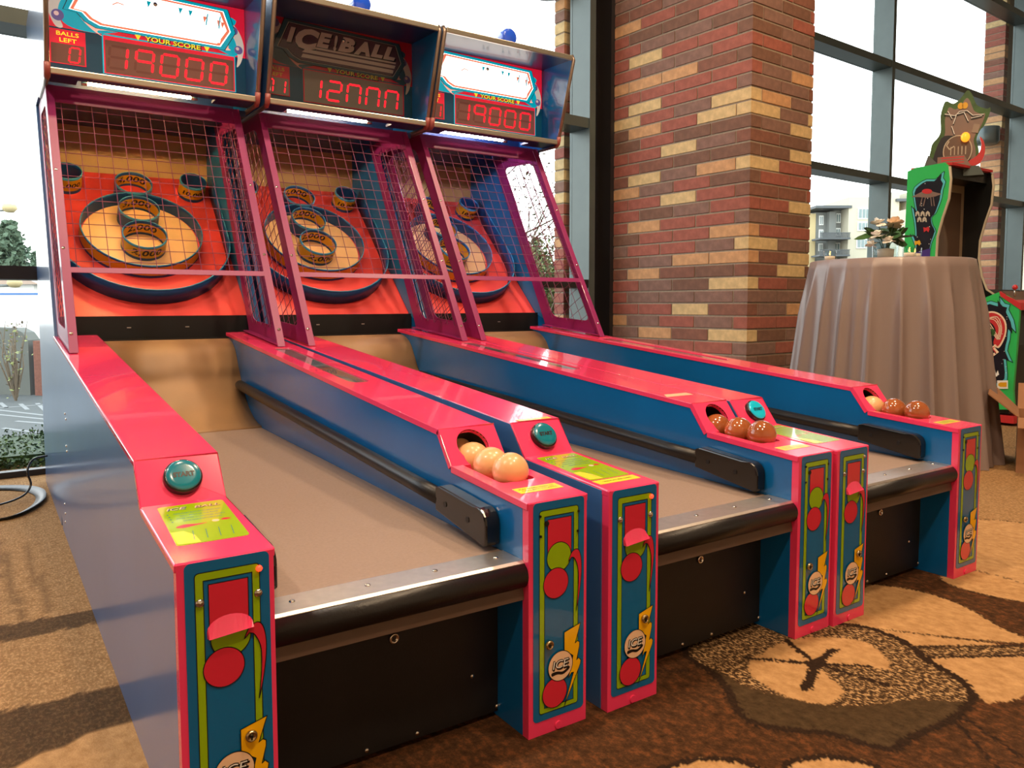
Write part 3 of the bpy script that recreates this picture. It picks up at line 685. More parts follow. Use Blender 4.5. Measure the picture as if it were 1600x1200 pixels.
    P('back_wall', B().box(.0185, W-.0185, 2.965, 2.985, .60, 2.08, 'beige'))
    P('rear_cover', B().box(.0185, W-.0185, YR-.02, YR-.004, .02, 2.08, 'navy'))
    # inner liner walls in blue
    lin_p = [(2.29, .783), (2.182, .74), (2.66, 1.655), (2.965, 1.655), (2.965, 1.45)]
    for x in (.0183, W-.0213): P('inner_liner', B().prism(lin_p, x, x+.003, YZ, 'inblue'))
    # cage sides
    quad = [(1.708, .6835), (2.172, .7245), (2.178, .745), (2.668, 1.655), (2.25, 1.655)]
    sl = Vector((2.255-1.718, 1.634-.696)).normalized()
    op = rpoly([(1.808, .752), (2.108, .772), (2.555, 1.598), (2.287, 1.588)], .045, 6)
    for k_, xs_, xf0, xf1, xe in ((0, .010, .010, .037, .020), (1, .7095, .6845, .7125, .700)):
        cg = P('cage_side', B().prism(quad, xs_, xs_+.003, YZ, 'magenta', holes=[op]))
        b = B(); b.prism([(1.700, .680), (1.712, .682), (2.258, 1.64), (2.246, 1.64)], xf0, xf1, YZ, 'magenta')
        P('cage_post', b, cg, bev=.001)
        b = B(); b.prism([(1.715, .6855), (2.165, .7262), (2.165, .7292), (1.715, .6885)], xf0, xf1, YZ, 'magenta'); P('cage_foot', b, cg)
        b = B(); g = .0505; nv = Vector((-sl.y, sl.x))
        o0 = Vector((1.80, .74)); xw = xs_+(.006 if k_ == 0 else -.003)
        def clip(p, d):
            # intersect line p+t d with the opening polygon bounds (convex)
            poly = [(1.800, .742), (2.125, .764), (2.575, 1.61), (2.277, 1.597)]; t0, t1 = -9, 9; n = 4
            for q in range(n):
                a = Vector(poly[q]); c = Vector(poly[(q+1) % n]); e = c-a; nn = Vector((-e.y, e.x)); den = d.dot(nn); num = (a-p).dot(nn)
                if abs(den) < 1e-9: 
                    if num > 0: return None
                    continue
                t = num/den
                if den > 0: t0 = max(t0, t)
                else: t1 = min(t1, t)
            return (p+d*t0, p+d*t1) if t1-t0 > .01 else None
        for q in range(-12, 24):
            for dd, nn in ((sl, nv), (nv, sl)):
                r_ = clip(o0+nn*(g*q), dd)
                if r_: b.tube([(xw, r_[0].x, r_[0].y), (xw, r_[1].x, r_[1].y)], .0013, 'wire', 5, False)
        tag(P('wire_mesh', b, cg), kind='stuff')
        for t in (.06, .36, .66): screw(cg, (xe, 1.702+.546*t, .685+.955*t-.0), (0, -.87, .49), 1.0)
    # cage front: crossbar, top bar, mesh
    fpz = lambda z: 1.708+(z-.685)*(2.255-1.718)/(1.634-.696)
    b = B(); b.prism([(fpz(.944)-.006, .944), (fpz(.944)+.012, .944), (fpz(.963)+.012, .963), (fpz(.963)-.006, .963)], .036, .686, YZ, 'magenta'); P('cage_crossbar', b, bev=.001)
    b = B(); b.prism([(fpz(1.585)-.004, 1.585), (fpz(1.585)+.004, 1.585), (fpz(1.655)+.004, 1.655), (fpz(1.655)-.004, 1.655)], .010, .7125, YZ, 'magenta'); b.box(.7125, .745, 2.27, 2.66, 1.63, 1.655, 'navy'); P('cage_top_bar', b)
    b = B()
    for q in range(14):
        x = .056+.0505*q
        if x < .684: b.tube([(x, fpz(.955), .955), (x, fpz(1.60), 1.60)], .0013, 'wire', 5, False)
    for q in range(14):
        z = .955+.0445*(q+.65)
        if z < 1.60: b.tube([(.034, fpz(z)+.002, z), (.688, fpz(z)+.002, z)], .0013, 'wire', 5, False)
    tag(P('front_wire_mesh', b), kind='stuff')
    # head: top, soffit, tube lamp, glass
    b = B(); b.prism([(2.0, 2.060), (2.0, 2.074), (YR-.02, 2.105), (YR-.02, 2.09)], .018, W-.018, YZ, 'navy'); P('head_roof', b)
    b = B(); b.box(.018, W-.018, 2.125, 2.175, 1.662, 1.672, 'navy'); b.box(.018, .11, 2.175, 2.245, 1.662, 1.672, 'navy'); b.box(.60, W-.018, 2.175, 2.245, 1.662, 1.672, 'navy'); b.box(.11, .60, 2.175, 2.245, 1.690, 1.698, 'navy'); b.box(.018, W-.018, 2.258, 2.46, 1.735, 1.74, 'steel'); b.box(.018, W-.018, 2.46, 2.47, 1.655, 1.74, 'navy'); b.box(.018, W-.018, 2.47, 2.96, 1.655, 1.665, 'navy'); P('head_soffit', b)
    b = B(); b.tube([(.155, 2.312, 1.690), (.535, 2.312, 1.690)], .0062, ('tube', 'tubew', 'tubec')[i], 12); b.tube([(.135, 2.312, 1.690), (.155, 2.312, 1.690)], .0095, 'chrome', 12); b.tube([(.535, 2.312, 1.690), (.560, 2.312, 1.690)], .0095, 'chrome', 12)
    P('tube_lamp', b, label='glowing fluorescent tube under the score head')
    b = B(); b.box(.018, W-.018, 2.112, 2.126, 1.661, 1.684, 'goldtrim'); P('bottom_moulding', b, bev=.003)
    b = B(); b.box(.018, W-.018, 1.990, 2.004, 2.056, 2.080, 'goldtrim'); P('top_moulding', b, bev=.003)
    # backglass
    G = lambda x, z, h: (x, 2.250-h, z)
    E_ = 1.0 if lit else 0
    def bm_(nm, rgb, e, rough=.1):
        return mat(('lit_' if lit else 'unlit_')+nm, rgb if lit else tuple(int(c*.66) for c in rgb), rough, coat=.7, emit=e*E_)
    white = bm_('logo_white', (255, 250, 240), 2.6); gred = bm_('glass_red', (235, 30, 60), .55); gblue = bm_('glass_blue', (10, 80, 112), .16)
    gteal = bm_('glass_teal', (0, 165, 185) if lit else (50, 104, 124), .75); gpeach = bm_('glass_peach', (250, 180, 160), .95); gor = bm_('glass_orange', (225, 120, 90) if lit else (104, 80, 98), .9); gink = bm_('glass_ink', (30, 34, 60), .1)
    gyel = bm_('glass_yellow', (240, 225, 50), .8); gsph = bm_('glass_sphere', (120, 110, 170), .4); ghl = bm_('glass_highlight', (240, 200, 190), .6); gwin = bm_('glass_display', (140, 92, 84) if lit else (150, 140, 132), .12)  # unlit display's grey puts the room's reflection into the base colour
    gwht2 = bm_('glass_cream', (225, 215, 200), .5)
    b = B(); L = .0005; b.prism([(.0185, 1.700), (W-.0185, 1.700), (W-.0185, 2.068), (.0185, 2.068)], -.006, 0, G, gblue)
    b.flat([(.0185, 1.868), (W-.0185, 1.868), (W-.0185, 2.068), (.0185, 2.068)], L, G, gred)
    arcL = smooth([(.10, 2.04), (.045, 1.99), (.030, 1.925), (.05, 1.872), (.075, 1.872), (.06, 1.92), (.075, 1.975), (.12, 2.02)], 5)
    arcR = smooth([(.655, 2.02), (.71, 1.985), (.738, 1.92), (.728, 1.855), (.708, 1.826), (.712, 1.87), (.704, 1.93), (.672, 1.98)], 5)
    b.flat(smooth([(.07, 2.03), (.055, 1.94), (.09, 1.88), (.20, 1.87), (.34, 1.905), (.56, 1.905), (.69, 1.87), (.718, 1.90), (.70, 1.98), (.65, 2.03)], 5), 2*L, G, gteal)
    b.flat(smooth([(.13, 1.935), (.16, 1.89), (.21, 1.86), (.22, 1.885), (.64, 1.888), (.675, 1.90), (.66, 1.93), (.60, 1.965), (.2, 1.965)], 5), 3*L, G, gpeach)
    b.flat(arcL, 4*L, G, gwht2); b.flat(arcR, 4*L, G, gwht2)
    for (x, z, r) in ((.059, 1.912, .021), (.090, 2.040, .018), (.698, 1.972, .017), (.716, 1.897, .017)):
        b.flat(circ(x, z, r, 24), 5*L, G, gsph); b.flat(circ(x-.004, z+.005, r*.4, 16), 6*L, G, ghl)
    out = [(.100, 1.942), (.142, 1.938), (.165, 1.915), (.200, 1.900), (.640, 1.900), (.682, 1.965), (.655, 2.040), (.150, 2.050)]
    off = lambda P_, e: [((x-.39)*(1+e)+.39, (z-1.97)*(1+e*2.4)+1.97) for x, z in P_]
    b.flat(off(out, .085), 6*L, G, gink); b.flat(off(out, .075), 7*L, G, gteal); b.flat(off(out, .012), 8*L, G, white if lit else gwht2); b.flat(out, 9*L, G, gor if lit else gink)
    inner = off(out, -.02); b.flat(off(out, -.012), 10*L, G, gor)
    lw_, sh = (white, .30)
    for (tx, cx, cz, hh, wd_) in (('I', .158, 2.000, .066, .042), ('C', .232, 1.993, .092, .112), ('E', .308, 2.002, .066, .074), ('!', .360, 2.0, .070, .022), ('B', .412, 2.001, .066, .082), ('A', .486, 2.0, .064, .080), ('L', .560, 2.001, .060, .062), ('L', .622, 2.001, .060, .062)):
        put_text(b, tx, cx+.0035, cz-.004, 11*L, hh*1.06, G, gink if not lit else gteal, width=wd_*1.08, bold=.05, shear=sh)
        put_text(b, tx, cx, cz, 12*L, hh, G, lw_, width=wd_, bold=.06, shear=sh)
    b.flat([(.205, 1.935), (.648, 1.935), (.655, 1.950), (.22, 1.950)], 12*L, G, white); b.flat([(.20, 1.912), (.640, 1.912), (.644, 1.928), (.208, 1.928)], 12*L, G, white); b.flat([(.24, 1.957), (.655, 1.957), (.657, 1.965), (.25, 1.965)], 12*L, G, white)
    if lit: b.flat(off(out, -.045), 12.6*L, G, white)  # overexposed backlight painted as a white sheet over the lettering
    if lit:
        b.stroke([(.245, 1.985), (.262, 1.996), (.283, 1.992)], .004, 13*L, G, gor, False)
        for (x, z, m_) in ((.375, 2.012, gteal), (.492, 2.010, gteal), (.53, 2.008, gteal), (.585, 1.995, gor), (.64, 1.99, gor), (.655, 1.985, gor)):
            b.flat([(x-.009, z+.012), (x+.008, z+.012), (x-.004, z-.014)], 13*L, G, m_)
        b.stroke([(.595, 2.018), (.588, 1.975)], .005, 13*L, G, gteal, False); b.stroke([(.645, 2.018), (.638, 1.970)], .005, 13*L, G, gteal, False)
    put_text(b, 'YOUR SCORE', .462, 1.8775, 7*L, .021, G, gink, width=.214, bold=.06); put_text(b, 'YOUR SCORE', .460, 1.879, 8*L, .0185, G, gyel, width=.208, bold=.02)
    for x in (.331, .589): b.flat([(x-.011, 1.888), (x+.011, 1.888), (x, 1.868)], 8*L, G, gyel)
    b.flat([(.204, 1.722), (.702, 1.722), (.702, 1.872), (.204, 1.872)], 3.2*L, G, gteal); b.flat([(.209, 1.724), (.698, 1.724), (.698, 1.866), (.209, 1.866)], 4.0*L, G, gred)
    b.flat([(.026, 1.735), (.148, 1.735), (.148, 1.861), (.026, 1.861)], 7*L, G, gred)
    put_text(b, 'BALLS', .089, 1.846, 8*L, .015, G, gyel, width=.074, bold=.01); put_text(b, 'LEFT', .090, 1.823, 8*L, .015, G, gyel, width=.056, bold=.01)
    bg = P('score_glass', b, label='backlit score glass' if lit else 'dark unlit score glass')
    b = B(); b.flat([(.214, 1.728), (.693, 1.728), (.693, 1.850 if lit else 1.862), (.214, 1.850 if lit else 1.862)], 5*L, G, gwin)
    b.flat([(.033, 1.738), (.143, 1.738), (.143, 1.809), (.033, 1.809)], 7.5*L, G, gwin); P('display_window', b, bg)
    segoff = bm_('segment_off', (128, 78, 72), .12)
    for q, ch in enumerate(score):
        b = B(); seven(b, (.222, .316, .4085, .502, .597)[q], 1.747, .062, .083, ch, G, 6.2*L, off=segoff if lit else None); P('score_digit', b, bg)
    for q, ch in enumerate(balls):
        b = B(); seven(b, (.038, .090)[q], 1.745, .034, .054, ch, G, 8.2*L, off=None); P('balls_digit', b, bg)
    screw(bg, (.397, 2.241, 2.016), (0, -1, 0), 1.5)
    # beacon
    b = B(); b.box(.385, .435, 2.07, 2.125, 2.081, 2.092, 'navy'); mt = P('beacon_light', b, label='round blue beacon on top of the score head')
    b = B(); fr8 = lambda x, y, z: (.41+x, 2.085-z, 2.128+y)
    b.lathe([(.040, -.030), (.041, -.026), (.041, .018), (.039, .024), (.030, .029), (.0001, .031)], 'beacon', 28, fr8); b.lathe([(.0001, -.030), (.040, -.030)], 'beacon', 28, fr8)
    for q in range(10):
        t = 2*PI*q/10; b.box(.41+.0405*math.cos(t)-.0015, .41+.0405*math.cos(t)+.0015, 2.07, 2.11, 2.128+.0405*math.sin(t)-.0015, 2.128+.0405*math.sin(t)+.0015, 'beacon')
    P('beacon_dome', b, mt)
    # balls
    c, s = math.cos(rz), math.sin(rz); sc = V+w/2
    specs = ((.355, .0395), (.3135, .0395), (.240, .0395), (.166, .0395))
    for k, (m_, l_) in enumerate(ballm):
        y = (.166, .2425, .319, .393)[k]; r = .0388; z = .4467+r+(.0 if k < 3 else .004)
        b = B(); b.ball((0, 0, 0), r, m_, 28); bo = b.obj('alley_ball'); bo.location = (loc[0]+c*sc-s*y, loc[1]+s*sc+c*y, z); bo.rotation_euler = (k, 1.3*k, .5)
        tag(bo, l_, 'ball', 'balls in the return trays')
    return root
GB = 'pale cream ball '
machine(0, (0, 0, 0), 0, '19000', ' 0', True, 'blue and pink alley roller nearest the camera, leftmost of three, score reading 19000',
        (('balll', 'pale cream ball at the front of the nearest machine\'s tray'), ('balll', 'pale cream ball in the middle of the nearest machine\'s tray'), ('balll', 'tan cream ball leaving the round hole of the nearest machine'), ('balll', 'cream ball deep inside the round hole of the nearest machine')))
machine(1, (.811165, -.007164, 0), .0135, '12nnn', 'nI', False, 'middle alley roller of the three with the dark unlit score glass reading 12000',
        (('balld', 'brown wooden ball at the front of the middle machine\'s tray'), ('balld', 'brown wooden ball in the middle of the middle machine\'s tray'), ('balld', 'brown wooden ball half inside the round hole of the middle machine')))
machine(2, (1.5788, -.0051495, 0), .0150, '19000', '0I', True, 'farthest alley roller, rightmost of three, beside the brick column',
        (('balld', 'glossy brown ball at the front of the farthest machine\'s tray'), ('balld', 'glossy brown ball in the middle of the farthest machine\'s tray'), ('balll', 'pale tan ball at the round hole of the farthest machine')))
# ------------------------------------------------------------------ cocktail table with floor-length cloth
M['satin'] = mat('taupe_satin_cloth', (134, 118, 114), .36, spec=.7, bump=(500, .1))
tcx, tcy = CP.x+.55690*4.35+.83052*(587/1230.33)*4.35, CP.y+.83058*4.35-.55699*(587/1230.33)*4.35
def cloth():
    b = B(); n = 300; R = .405; Ht = 1.064; rows = 22; vs = []
    folds = [(random.uniform(-.15, .15), random.uniform(.7, 1.3)) for _ in range(13)]
    for j in range(rows+1):
        t = j/rows
        for k in range(n):
            a = 2*PI*k/n; wv = 0
            g = a*13/(2*PI); i0 = int(g) % 13; fr_ = g-int(g)
            am = folds[i0][1]*(1-fr_)+folds[(i0+1) % 13][1]*fr_
            wv = am*(1-abs(math.sin(10*a+.5*math.sin(2*a)+.3*math.sin(5*a))))**1.7+.5*(1-abs(math.sin(4*a+.6)))**2
            r = R+.006+t**1.1*.088+wv*.075*min(1, t*4)**.8*(.45+.65*t)
            z = Ht*(1-t)+.002
            vs.append((r*math.cos(a), r*math.sin(a), max(z, .002)))
    fs = [(j*n+k, (j+1)*n+k, (j+1)*n+(k+1) % n, j*n+(k+1) % n) for j in range(rows) for k in range(n)]
    b.add(vs, fs, 'satin', True)
    top = [(0, R+.006, Ht+.002), (1, R-.004, Ht+.006), (2, R-.03, Ht+.007)]
    tv = []
    for _, r, z in top: tv += [(r*math.cos(2*PI*k/n), r*math.sin(2*PI*k/n), z) for k in range(n)]
    tv.append((0, 0, Ht+.007))
    b.add(tv, [(q*n+k, q*n+(k+1) % n, (q+1)*n+(k+1) % n, (q+1)*n+k) for q in range(2) for k in range(n)]+[(2*n+k, 2*n+(k+1) % n, 3*n) for k in range(n)], 'satin', True)
    return b
M['wood'] = mat('table_plywood', (120, 88, 60), .6); M['iron'] = mat('black_iron', (30, 30, 32), .5)
tb = tag(empty('cocktail_table', (tcx, tcy, 0)), 'tall round cocktail table hidden under the taupe cloth', 'table')
B().lathe([(.0001, 1.035), (.394, 1.035), (.396, 1.060), (.0001, 1.062)], 'wood', 40).obj('table_top', tb)
B().lathe([(.03, .03), (.03, 1.035)], 'iron', 16).obj('pedestal', tb)
B().lathe([(.0001, .0), (.25, .0), (.25, .012), (.04, .03), (.0001, .03)], 'iron', 32).obj('base_plate', tb)
cl = cloth().obj('tablecloth'); cl.location = (tcx, tcy, 0); cl.rotation_euler = (0, 0, .35); tag(cl, 'draped taupe satin cloth reaching the floor over the tall round table', 'tablecloth')
TZ = 1.0715
rv = Vector((.83052, -.55699, 0)); fv = Vector((.5569, .83058, 0)); tc0 = Vector((tcx, tcy, 0))
tp = lambda a, c, z=TZ: tuple(tc0+rv*a+fv*c+Vector((0, 0, z)))
# vase with flowers
M['petal'] = mat('cream_petal', (238, 214, 186), .6); M['petalw'] = mat('white_petal', (240, 236, 226), .6); M['leaf'] = mat('leaf_green', (54, 92, 38), .5, noise=(20, .3)); M['leafd'] = mat('leaf_dark', (34, 66, 30), .5)
M['wax'] = mat('candle_wax', (240, 214, 190), .5, emit=.08); M['flame'] = mat('candle_flame', (255, 190, 90), .5, emit=5)
vz_ = empty('flower_vase', tp(-.035, -.02)); vz_.scale = (1.35, 1.35, 1.35); tag(vz_, 'small clear glass vase of cream and white flowers with dark leaves', 'vase')
B().lathe([(.0001, 0), (.045, 0), (.048, .01), (.050, .075), (.047, .075), (.045, .012), (.0001, .010)], 'clear', 28).obj('glass_jar', vz_)
B().lathe([(.0001, .012), (.0435, .012), (.0445, .05), (.0001, .05)], 'clear', 24).obj('water', vz_); B().lathe([(.0001, .012), (.030, .012), (.032, .045), (.0001, .050)], 'wax', 20).obj('filler', vz_)
def petal(b, base, d, L, Wd, m, droop=.2, roll=0):
    d = Vector(d).normalized(); sd = d.cross(Vector((0, 0, 1)));  sd = sd.normalized() if sd.length > .01 else Vector((1, 0, 0)); sd = Matrix.Rotation(roll, 3, d) @ sd; n_ = sd.cross(d).normalized(); vs = []
    base = Vector(base)
    for t, wv in ((0, .12), (.3, .8), (.6, 1), (.85, .6), (1, .02)):
        c_ = base+d*L*t-Vector((0, 0, 1))*droop*L*t*t
        vs += [c_-sd*Wd*wv/2, c_+n_*(-.12*Wd*wv), c_+sd*Wd*wv/2]
    b.add(vs, [(3*k+q, 3*k+q+1, 3*k+q+4, 3*k+q+3) for k in range(4) for q in range(2)], m, True)
rs = random.Random(3)
for q, (dx, dy, dz, m_, R_) in enumerate(((.005, -.03, .155, 'petal', .042), (.05, -.01, .15, 'petal', .034), (-.075, -.01, .105, 'petalw', .034), (-.05, -.04, .085, 'petalw', .030), (-.01, .03, .16, 'petalw', .034), (.085, .0, .10, 'petalw', .028), (-.085, .01, .07, 'petalw', .026))):
    b = B()
    for k in range(13):
        a = 2*PI*k/6.5+q; el = -.3+1.6*(k/13); petal(b, (dx, dy, dz-.01), (math.cos(a)*math.cos(el), math.sin(a)*math.cos(el), math.sin(el)), R_*(1.05-.2*k/13), R_*.8, m_, .1, rs.uniform(-.5, .5))
    b.obj('flower', vz_)
    b = B(); b.tube([(0, 0, .015), (dx*.4, dy*.4, .07), (dx, dy, dz)], .0018, 'leafd', 5); b.obj('stem', vz_)
for k in range(20):
    a = 2*PI*k/20+rs.uniform(-.2, .2); el = rs.uniform(-.05, 1.0); b = B(); L_ = rs.uniform(.07, .115)
    petal(b, (.02*math.cos(a), .02*math.sin(a), .075+rs.uniform(0, .03)), (math.cos(a)*math.cos(el), math.sin(a)*math.cos(el), math.sin(el)), L_, L_*.45, 'leaf' if k % 2 else 'leafd', .15, rs.uniform(-1.3, 1.3)); b.obj('leaf', vz_)
def candle(a, c, lab):
    r = empty('candle_glass', tp(a, c)); tag(r, lab, 'candle')
    B().lathe([(.0001, 0), (.030, 0), (.033, .006), (.034, .060), (.0325, .060), (.030, .006), (.0001, .006)], 'clear', 24).obj('glass_cup', r)
    B().lathe([(.0001, .007), (.027, .007), (.027, .030), (.0001, .031)], 'wax', 20).obj('wax', r)
    B().lathe([(.0001, .034), (.0035, .040), (.003, .048), (.0001, .060)], 'flame', 10).obj('flame', r)
candle(.075, -.12, 'short clear glass candle cup right of the flower vase')
candle(.01, -.19, 'short clear glass candle cup in front of the flower vase')
candle(-.29, .10, 'lit candle cup glowing near the left edge of the tall table')
# ------------------------------------------------------------------ cardboard box
M['card'] = mat('cardboard', (150, 108, 76), .85, noise=(8, .08)); M['cardin'] = mat('cardboard_inside', (196, 120, 60), .85)
bx = empty('cardboard_box', (3.995, .615, 0), -1.157); tag(bx, 'open brown cardboard box on the carpet right of the tall table', 'box')
b = B(); t = .006
b.box(0, .60, 0, t, 0, .275, 'card'); b.box(0, .60, .42-t, .42, 0, .275, 'card'); b.box(0, t, t, .42-t, 0, .275, 'card'); b.box(.60-t, .60, t, .42-t, 0, .275, 'card'); b.box(t, .60-t, t, .42-t, .0, t, 'cardin'); b.obj('carton', bx)
for nm, pts in (('flap', [(0, 0, .275), (0, .42, .275), (-.13, .46, .405), (-.13, -.02, .385)]), ('flap', [(0, .42, .275), (.60, .42, .275), (.60, .55, .40), (0, .55, .40)]), ('flap', [(0, 0, .275), (.60, 0, .275), (.60, -.12, .24), (0, -.12, .24)])):
    b = B(); b.add(pts, [(0, 1, 2, 3)], 'card'); o = b.obj(nm, bx); md = o.modifiers.new('thick', 'SOLIDIFY'); md.thickness = .005
# ------------------------------------------------------------------ green arcade cabinet
M['agreen'] = mat('cabinet_green', (50, 190, 96), .35, coat=.3); M['space'] = mat('cabinet_space_print', (24, 22, 34), .35, noise=(6, .4)); M['aqua'] = mat('cabinet_aqua_line', (90, 196, 210), .35)
M['cabblack'] = mat('cabinet_black', (20, 22, 24), .35, coat=.2); M['ared'] = mat('cabinet_red', (196, 50, 54), .35); M['screenb'] = mat('screen_bezel', (150, 128, 102), .4); M['screen'] = mat('dark_monitor', (96, 74, 60), .12, coat=.6)
M['amber'] = mat('amber_bulb', (255, 150, 40), .3, emit=1.6); M['silver'] = mat('topper_silver', (130, 108, 98), .35); M['tmould'] = mat('pale_t_moulding', (190, 180, 160), .4); M['purple'] = mat('print_purple', (70, 50, 130), .35)
AD = 5.62
def aw(u, v, D=AD):  # a point in the world seen at that pixel, D metres ahead
    return CP+fw*D+rr*((u-800)/1230.33*D)-uu*((v-562.04)/1230.33*D)
a0 = aw(1505, 476); a0 = Vector((a0.x, a0.y, 0)); th = math.radians(27)
ev = aw(1490, 476, 5.6)-CP; ev.z = 0; ev.normalize(); rv2 = Vector((ev.y, -ev.x, 0))
nL = -(ev*math.cos(th)+rv2*math.sin(th)); nF = rv2*math.cos(th)-ev*math.sin(th)
arc = tag(empty('arcade_cabinet', tuple(a0), math.atan2(nF.y, nF.x)), 'tall green and black space themed arcade cabinet by the window', 'arcade game')
# local x = front direction, local y = away from the visible left side
def loc_side(u, v, off=0):
    """pixel -> (x, z) on the left side plane y = off"""
    o = CP; d = fw+rr*((u-800)/1230.33)-uu*((v-562.04)/1230.33); p0 = a0-nL*off; t = (p0-o).dot(nL)/d.dot(nL); p = o+d*t
    return ((p-a0).dot(nF), p.z)
CW = .62
monitor = [(1418, 268), (1432, 262), (1476, 254), (1482, 260), (1484, 280), (1481, 310), (1471, 340), (1463, 370), (1461, 400), (1466, 430), (1474, 452), (1500, 470), (1500, 560), (1408, 560), (1412, 400), (1417, 300)]
mp = [loc_side(*p) for p in monitor]
SD = lambda x, z, h: (x, -h, z)
for off_, m_ in ((0, 'agreen'), (CW, 'cabblack')):
    b = B(); b.prism(mp, off_, off_+.025, lambda x, z, h: (x, h, z), m_); o = b.obj('monitor_side', arc)
    if off_: o['label'] = 'black inner side panel with pale edge moulding'
    b = B(); b.tube([(x, off_+.012, z) for (x, z) in mp[3:12]], .013, 'tmould', 6); b.obj('edge_moulding', arc)
xs_ = [p[0] for p in mp]; xb0, xb1 = min(xs_), max(xs_)
zt_ = max(p[1] for p in mp)
b = B(); b.box(xb0+.02, mp[5][0]-.03, .025, CW, zt_-.10, zt_-.02, 'cabblack'); b.box(xb0+.02, mp[4][0], .025, CW, zt_-.02, zt_-.002, 'ared'); b.obj('canopy', arc)
b = B(); xm_ = mp[8][0]-.12
b.box(xb0+.03, xb0+.06, .025, CW, .1, zt_-.1, 'cabblack'); b.box(xm_-.02, xm_, .025, CW, .80, zt_-.10, 'screenb'); b.box(xm_, xm_+.004, .075, CW-.05, .86, zt_-.16, 'screen'); b.obj('monitor', arc, label='dark screen in a tan bezel')
ped = [(1420, 560), (1440, 500), (1500, 480), (1527, 476), (1545, 464), (1565, 456), (1578, 462), (1597, 474), (1592, 540), (1586, 610), (1588, 640), (1420, 640)]
pp = [loc_side(u, v) for u, v in ped]; pp = [(x, max(z, .06)) for x, z in pp]
B().prism(pp, 0, .025, lambda x, z, h: (x, h-.03, z), 'agreen').obj('pedestal_side', arc)
B().prism(pp, 0, .025, lambda x, z, h: (x, h+CW, z), 'agreen').obj('pedestal_side', arc)
b = B(); b.prism([(pp[0][0], .02), (pp[-2][0], .02), (pp[-2][0], .07), (pp[0][0], .07)], -.03, CW+.03, lambda x, z, h: (x, h, z), 'ared'); b.obj('base', arc)
b = B(); ins = [(pp[0][0]+.02, .08), (pp[0][0]+.02, pp[0][1]-.02), (pp[4][0], pp[4][1]-.04), (pp[6][0]-.02, pp[6][1]-.05), (pp[8][0]-.03, pp[8][1]), (pp[9][0]-.03, .08)]
b.prism(ins, -.004, CW, lambda x, z, h: (x, h, z), 'cabblack'); b.obj('pedestal_body', arc)
b = B(); c0_, c1_ = pp[5], pp[7]
cp_ = [(c0_[0], c0_[1]+.004), (c1_[0], c1_[1]+.004), (c1_[0]+.01, c1_[1]-.045), (c0_[0]+.01, c0_[1]-.03)]
b.prism(cp_, -.035, CW+.035, lambda x, z, h: (x, h, z), 'ared'); b.prism([(c0_[0]+.01, c0_[1]+.006), (c1_[0]-.01, c1_[1]+.008), (c1_[0]-.01, c1_[1]+.004), (c0_[0]+.01, c0_[1]+.002)], -.02, CW+.02, lambda x, z, h: (x, h, z), 'lip'); b.obj('control_panel', arc, label='red edged control panel')
for q in range(2):
    b = B(); jx = (c0_[0]+c1_[0])/2; jy = .04+.4*q; jz = (c0_[1]+c1_[1])/2; b.tube([(jx, jy, jz), (jx, jy, jz+.06)], .006, 'chrome', 8); b.ball((jx, jy, jz+.07), .018, 'ared', 12); b.obj('joystick', arc)
# side prints
def side_print(pix, lay, m, y=-.0012, outline=None):
    b_ = PB; P_ = [loc_side(*p) for p in pix]; b_.flat(P_, 0, lambda x, z, h: (x, y-.0008*lay+YO, z), m)
    if outline: b_.stroke(P_, outline, 0, lambda x, z, h: (x, y-.0008*lay-.0004+YO, z), 'ink')
PB = B(); YO = 0
edge = [(1426, 300), (1434, 288), (1448, 280), (1462, 280), (1470, 272), (1476, 268), (1474, 278), (1478, 284), (1474, 296), (1472, 310), (1466, 326), (1462, 334), (1456, 340), (1458, 352), (1463, 362), (1456, 380), (1452, 402), (1450, 440), (1424, 440), (1426, 402), (1430, 385), (1422, 366), (1430, 370), (1428, 345), (1424, 322), (1431, 330)]
side_print(smooth(edge, 2), 0, 'aqua', outline=.004)
inn = [((u-1447)*.86+1447, (v-350)*.955+350) for u, v in edge]
side_print(smooth(inn, 2), 1, 'space')
side_print([(1428, 395), (1454, 388), (1452, 440), (1426, 440)], 2, 'purple')
side_print([(1424, 308), (1436, 302), (1448, 296), (1460, 300), (1472, 303), (1462, 307), (1450, 309), (1436, 308)], 3, 'silver')
side_print(circ(1449, 299, 8, 14, 4), 4, 'ared')
for u in (1441, 1446, 1454, 1458):
    side_print([(u, 308), (u+1.2, 308), (u+(-2 if u < 1450 else 3), 322), (u+(-4 if u < 1450 else 1.5), 322)], 3, 'silver')
for (u, v) in ((1434, 334), (1442, 334), (1450, 334), (1437, 343), (1445, 343)):
    side_print([(u-3.6, v+4), (u-3, v-2), (u, v-4.5), (u+3, v-2), (u+3.6, v+4), (u+1.8, v+4), (u, v-.5), (u-1.8, v+4)], 3, 'tmould')
for (u, v, m_) in ((1448, 359, 'ared'), (1434, 380, 'ringy')):
    side_print([(u-5, v-4), (u-1, v-3), (u+3, v-5), (u+5, v-1), (u+3, v+4), (u, v+1), (u-4, v+4)], 3, m_)
for k in range(16):
    u, v = rs.uniform(1432, 1456), rs.uniform(285, 430); side_print(circ(u, v, .7, 5), 3, 'white')
PB.obj('monitor_side_art', arc, label='printed dark space scene with small alien shapes')
PB = B(); YO = -.031
e2 = [(1516, 480), (1528, 470), (1540, 474), (1552, 470), (1566, 474), (1565, 463), (1574, 474), (1582, 476), (1580, 484), (1588, 500), (1591, 520), (1584, 512), (1582, 530), (1578, 548), (1586, 566), (1576, 562), (1578, 585), (1570, 602), (1520, 602), (1500, 560), (1505, 500)]
side_print(smooth(e2, 2), 0, 'aqua', outline=.004)
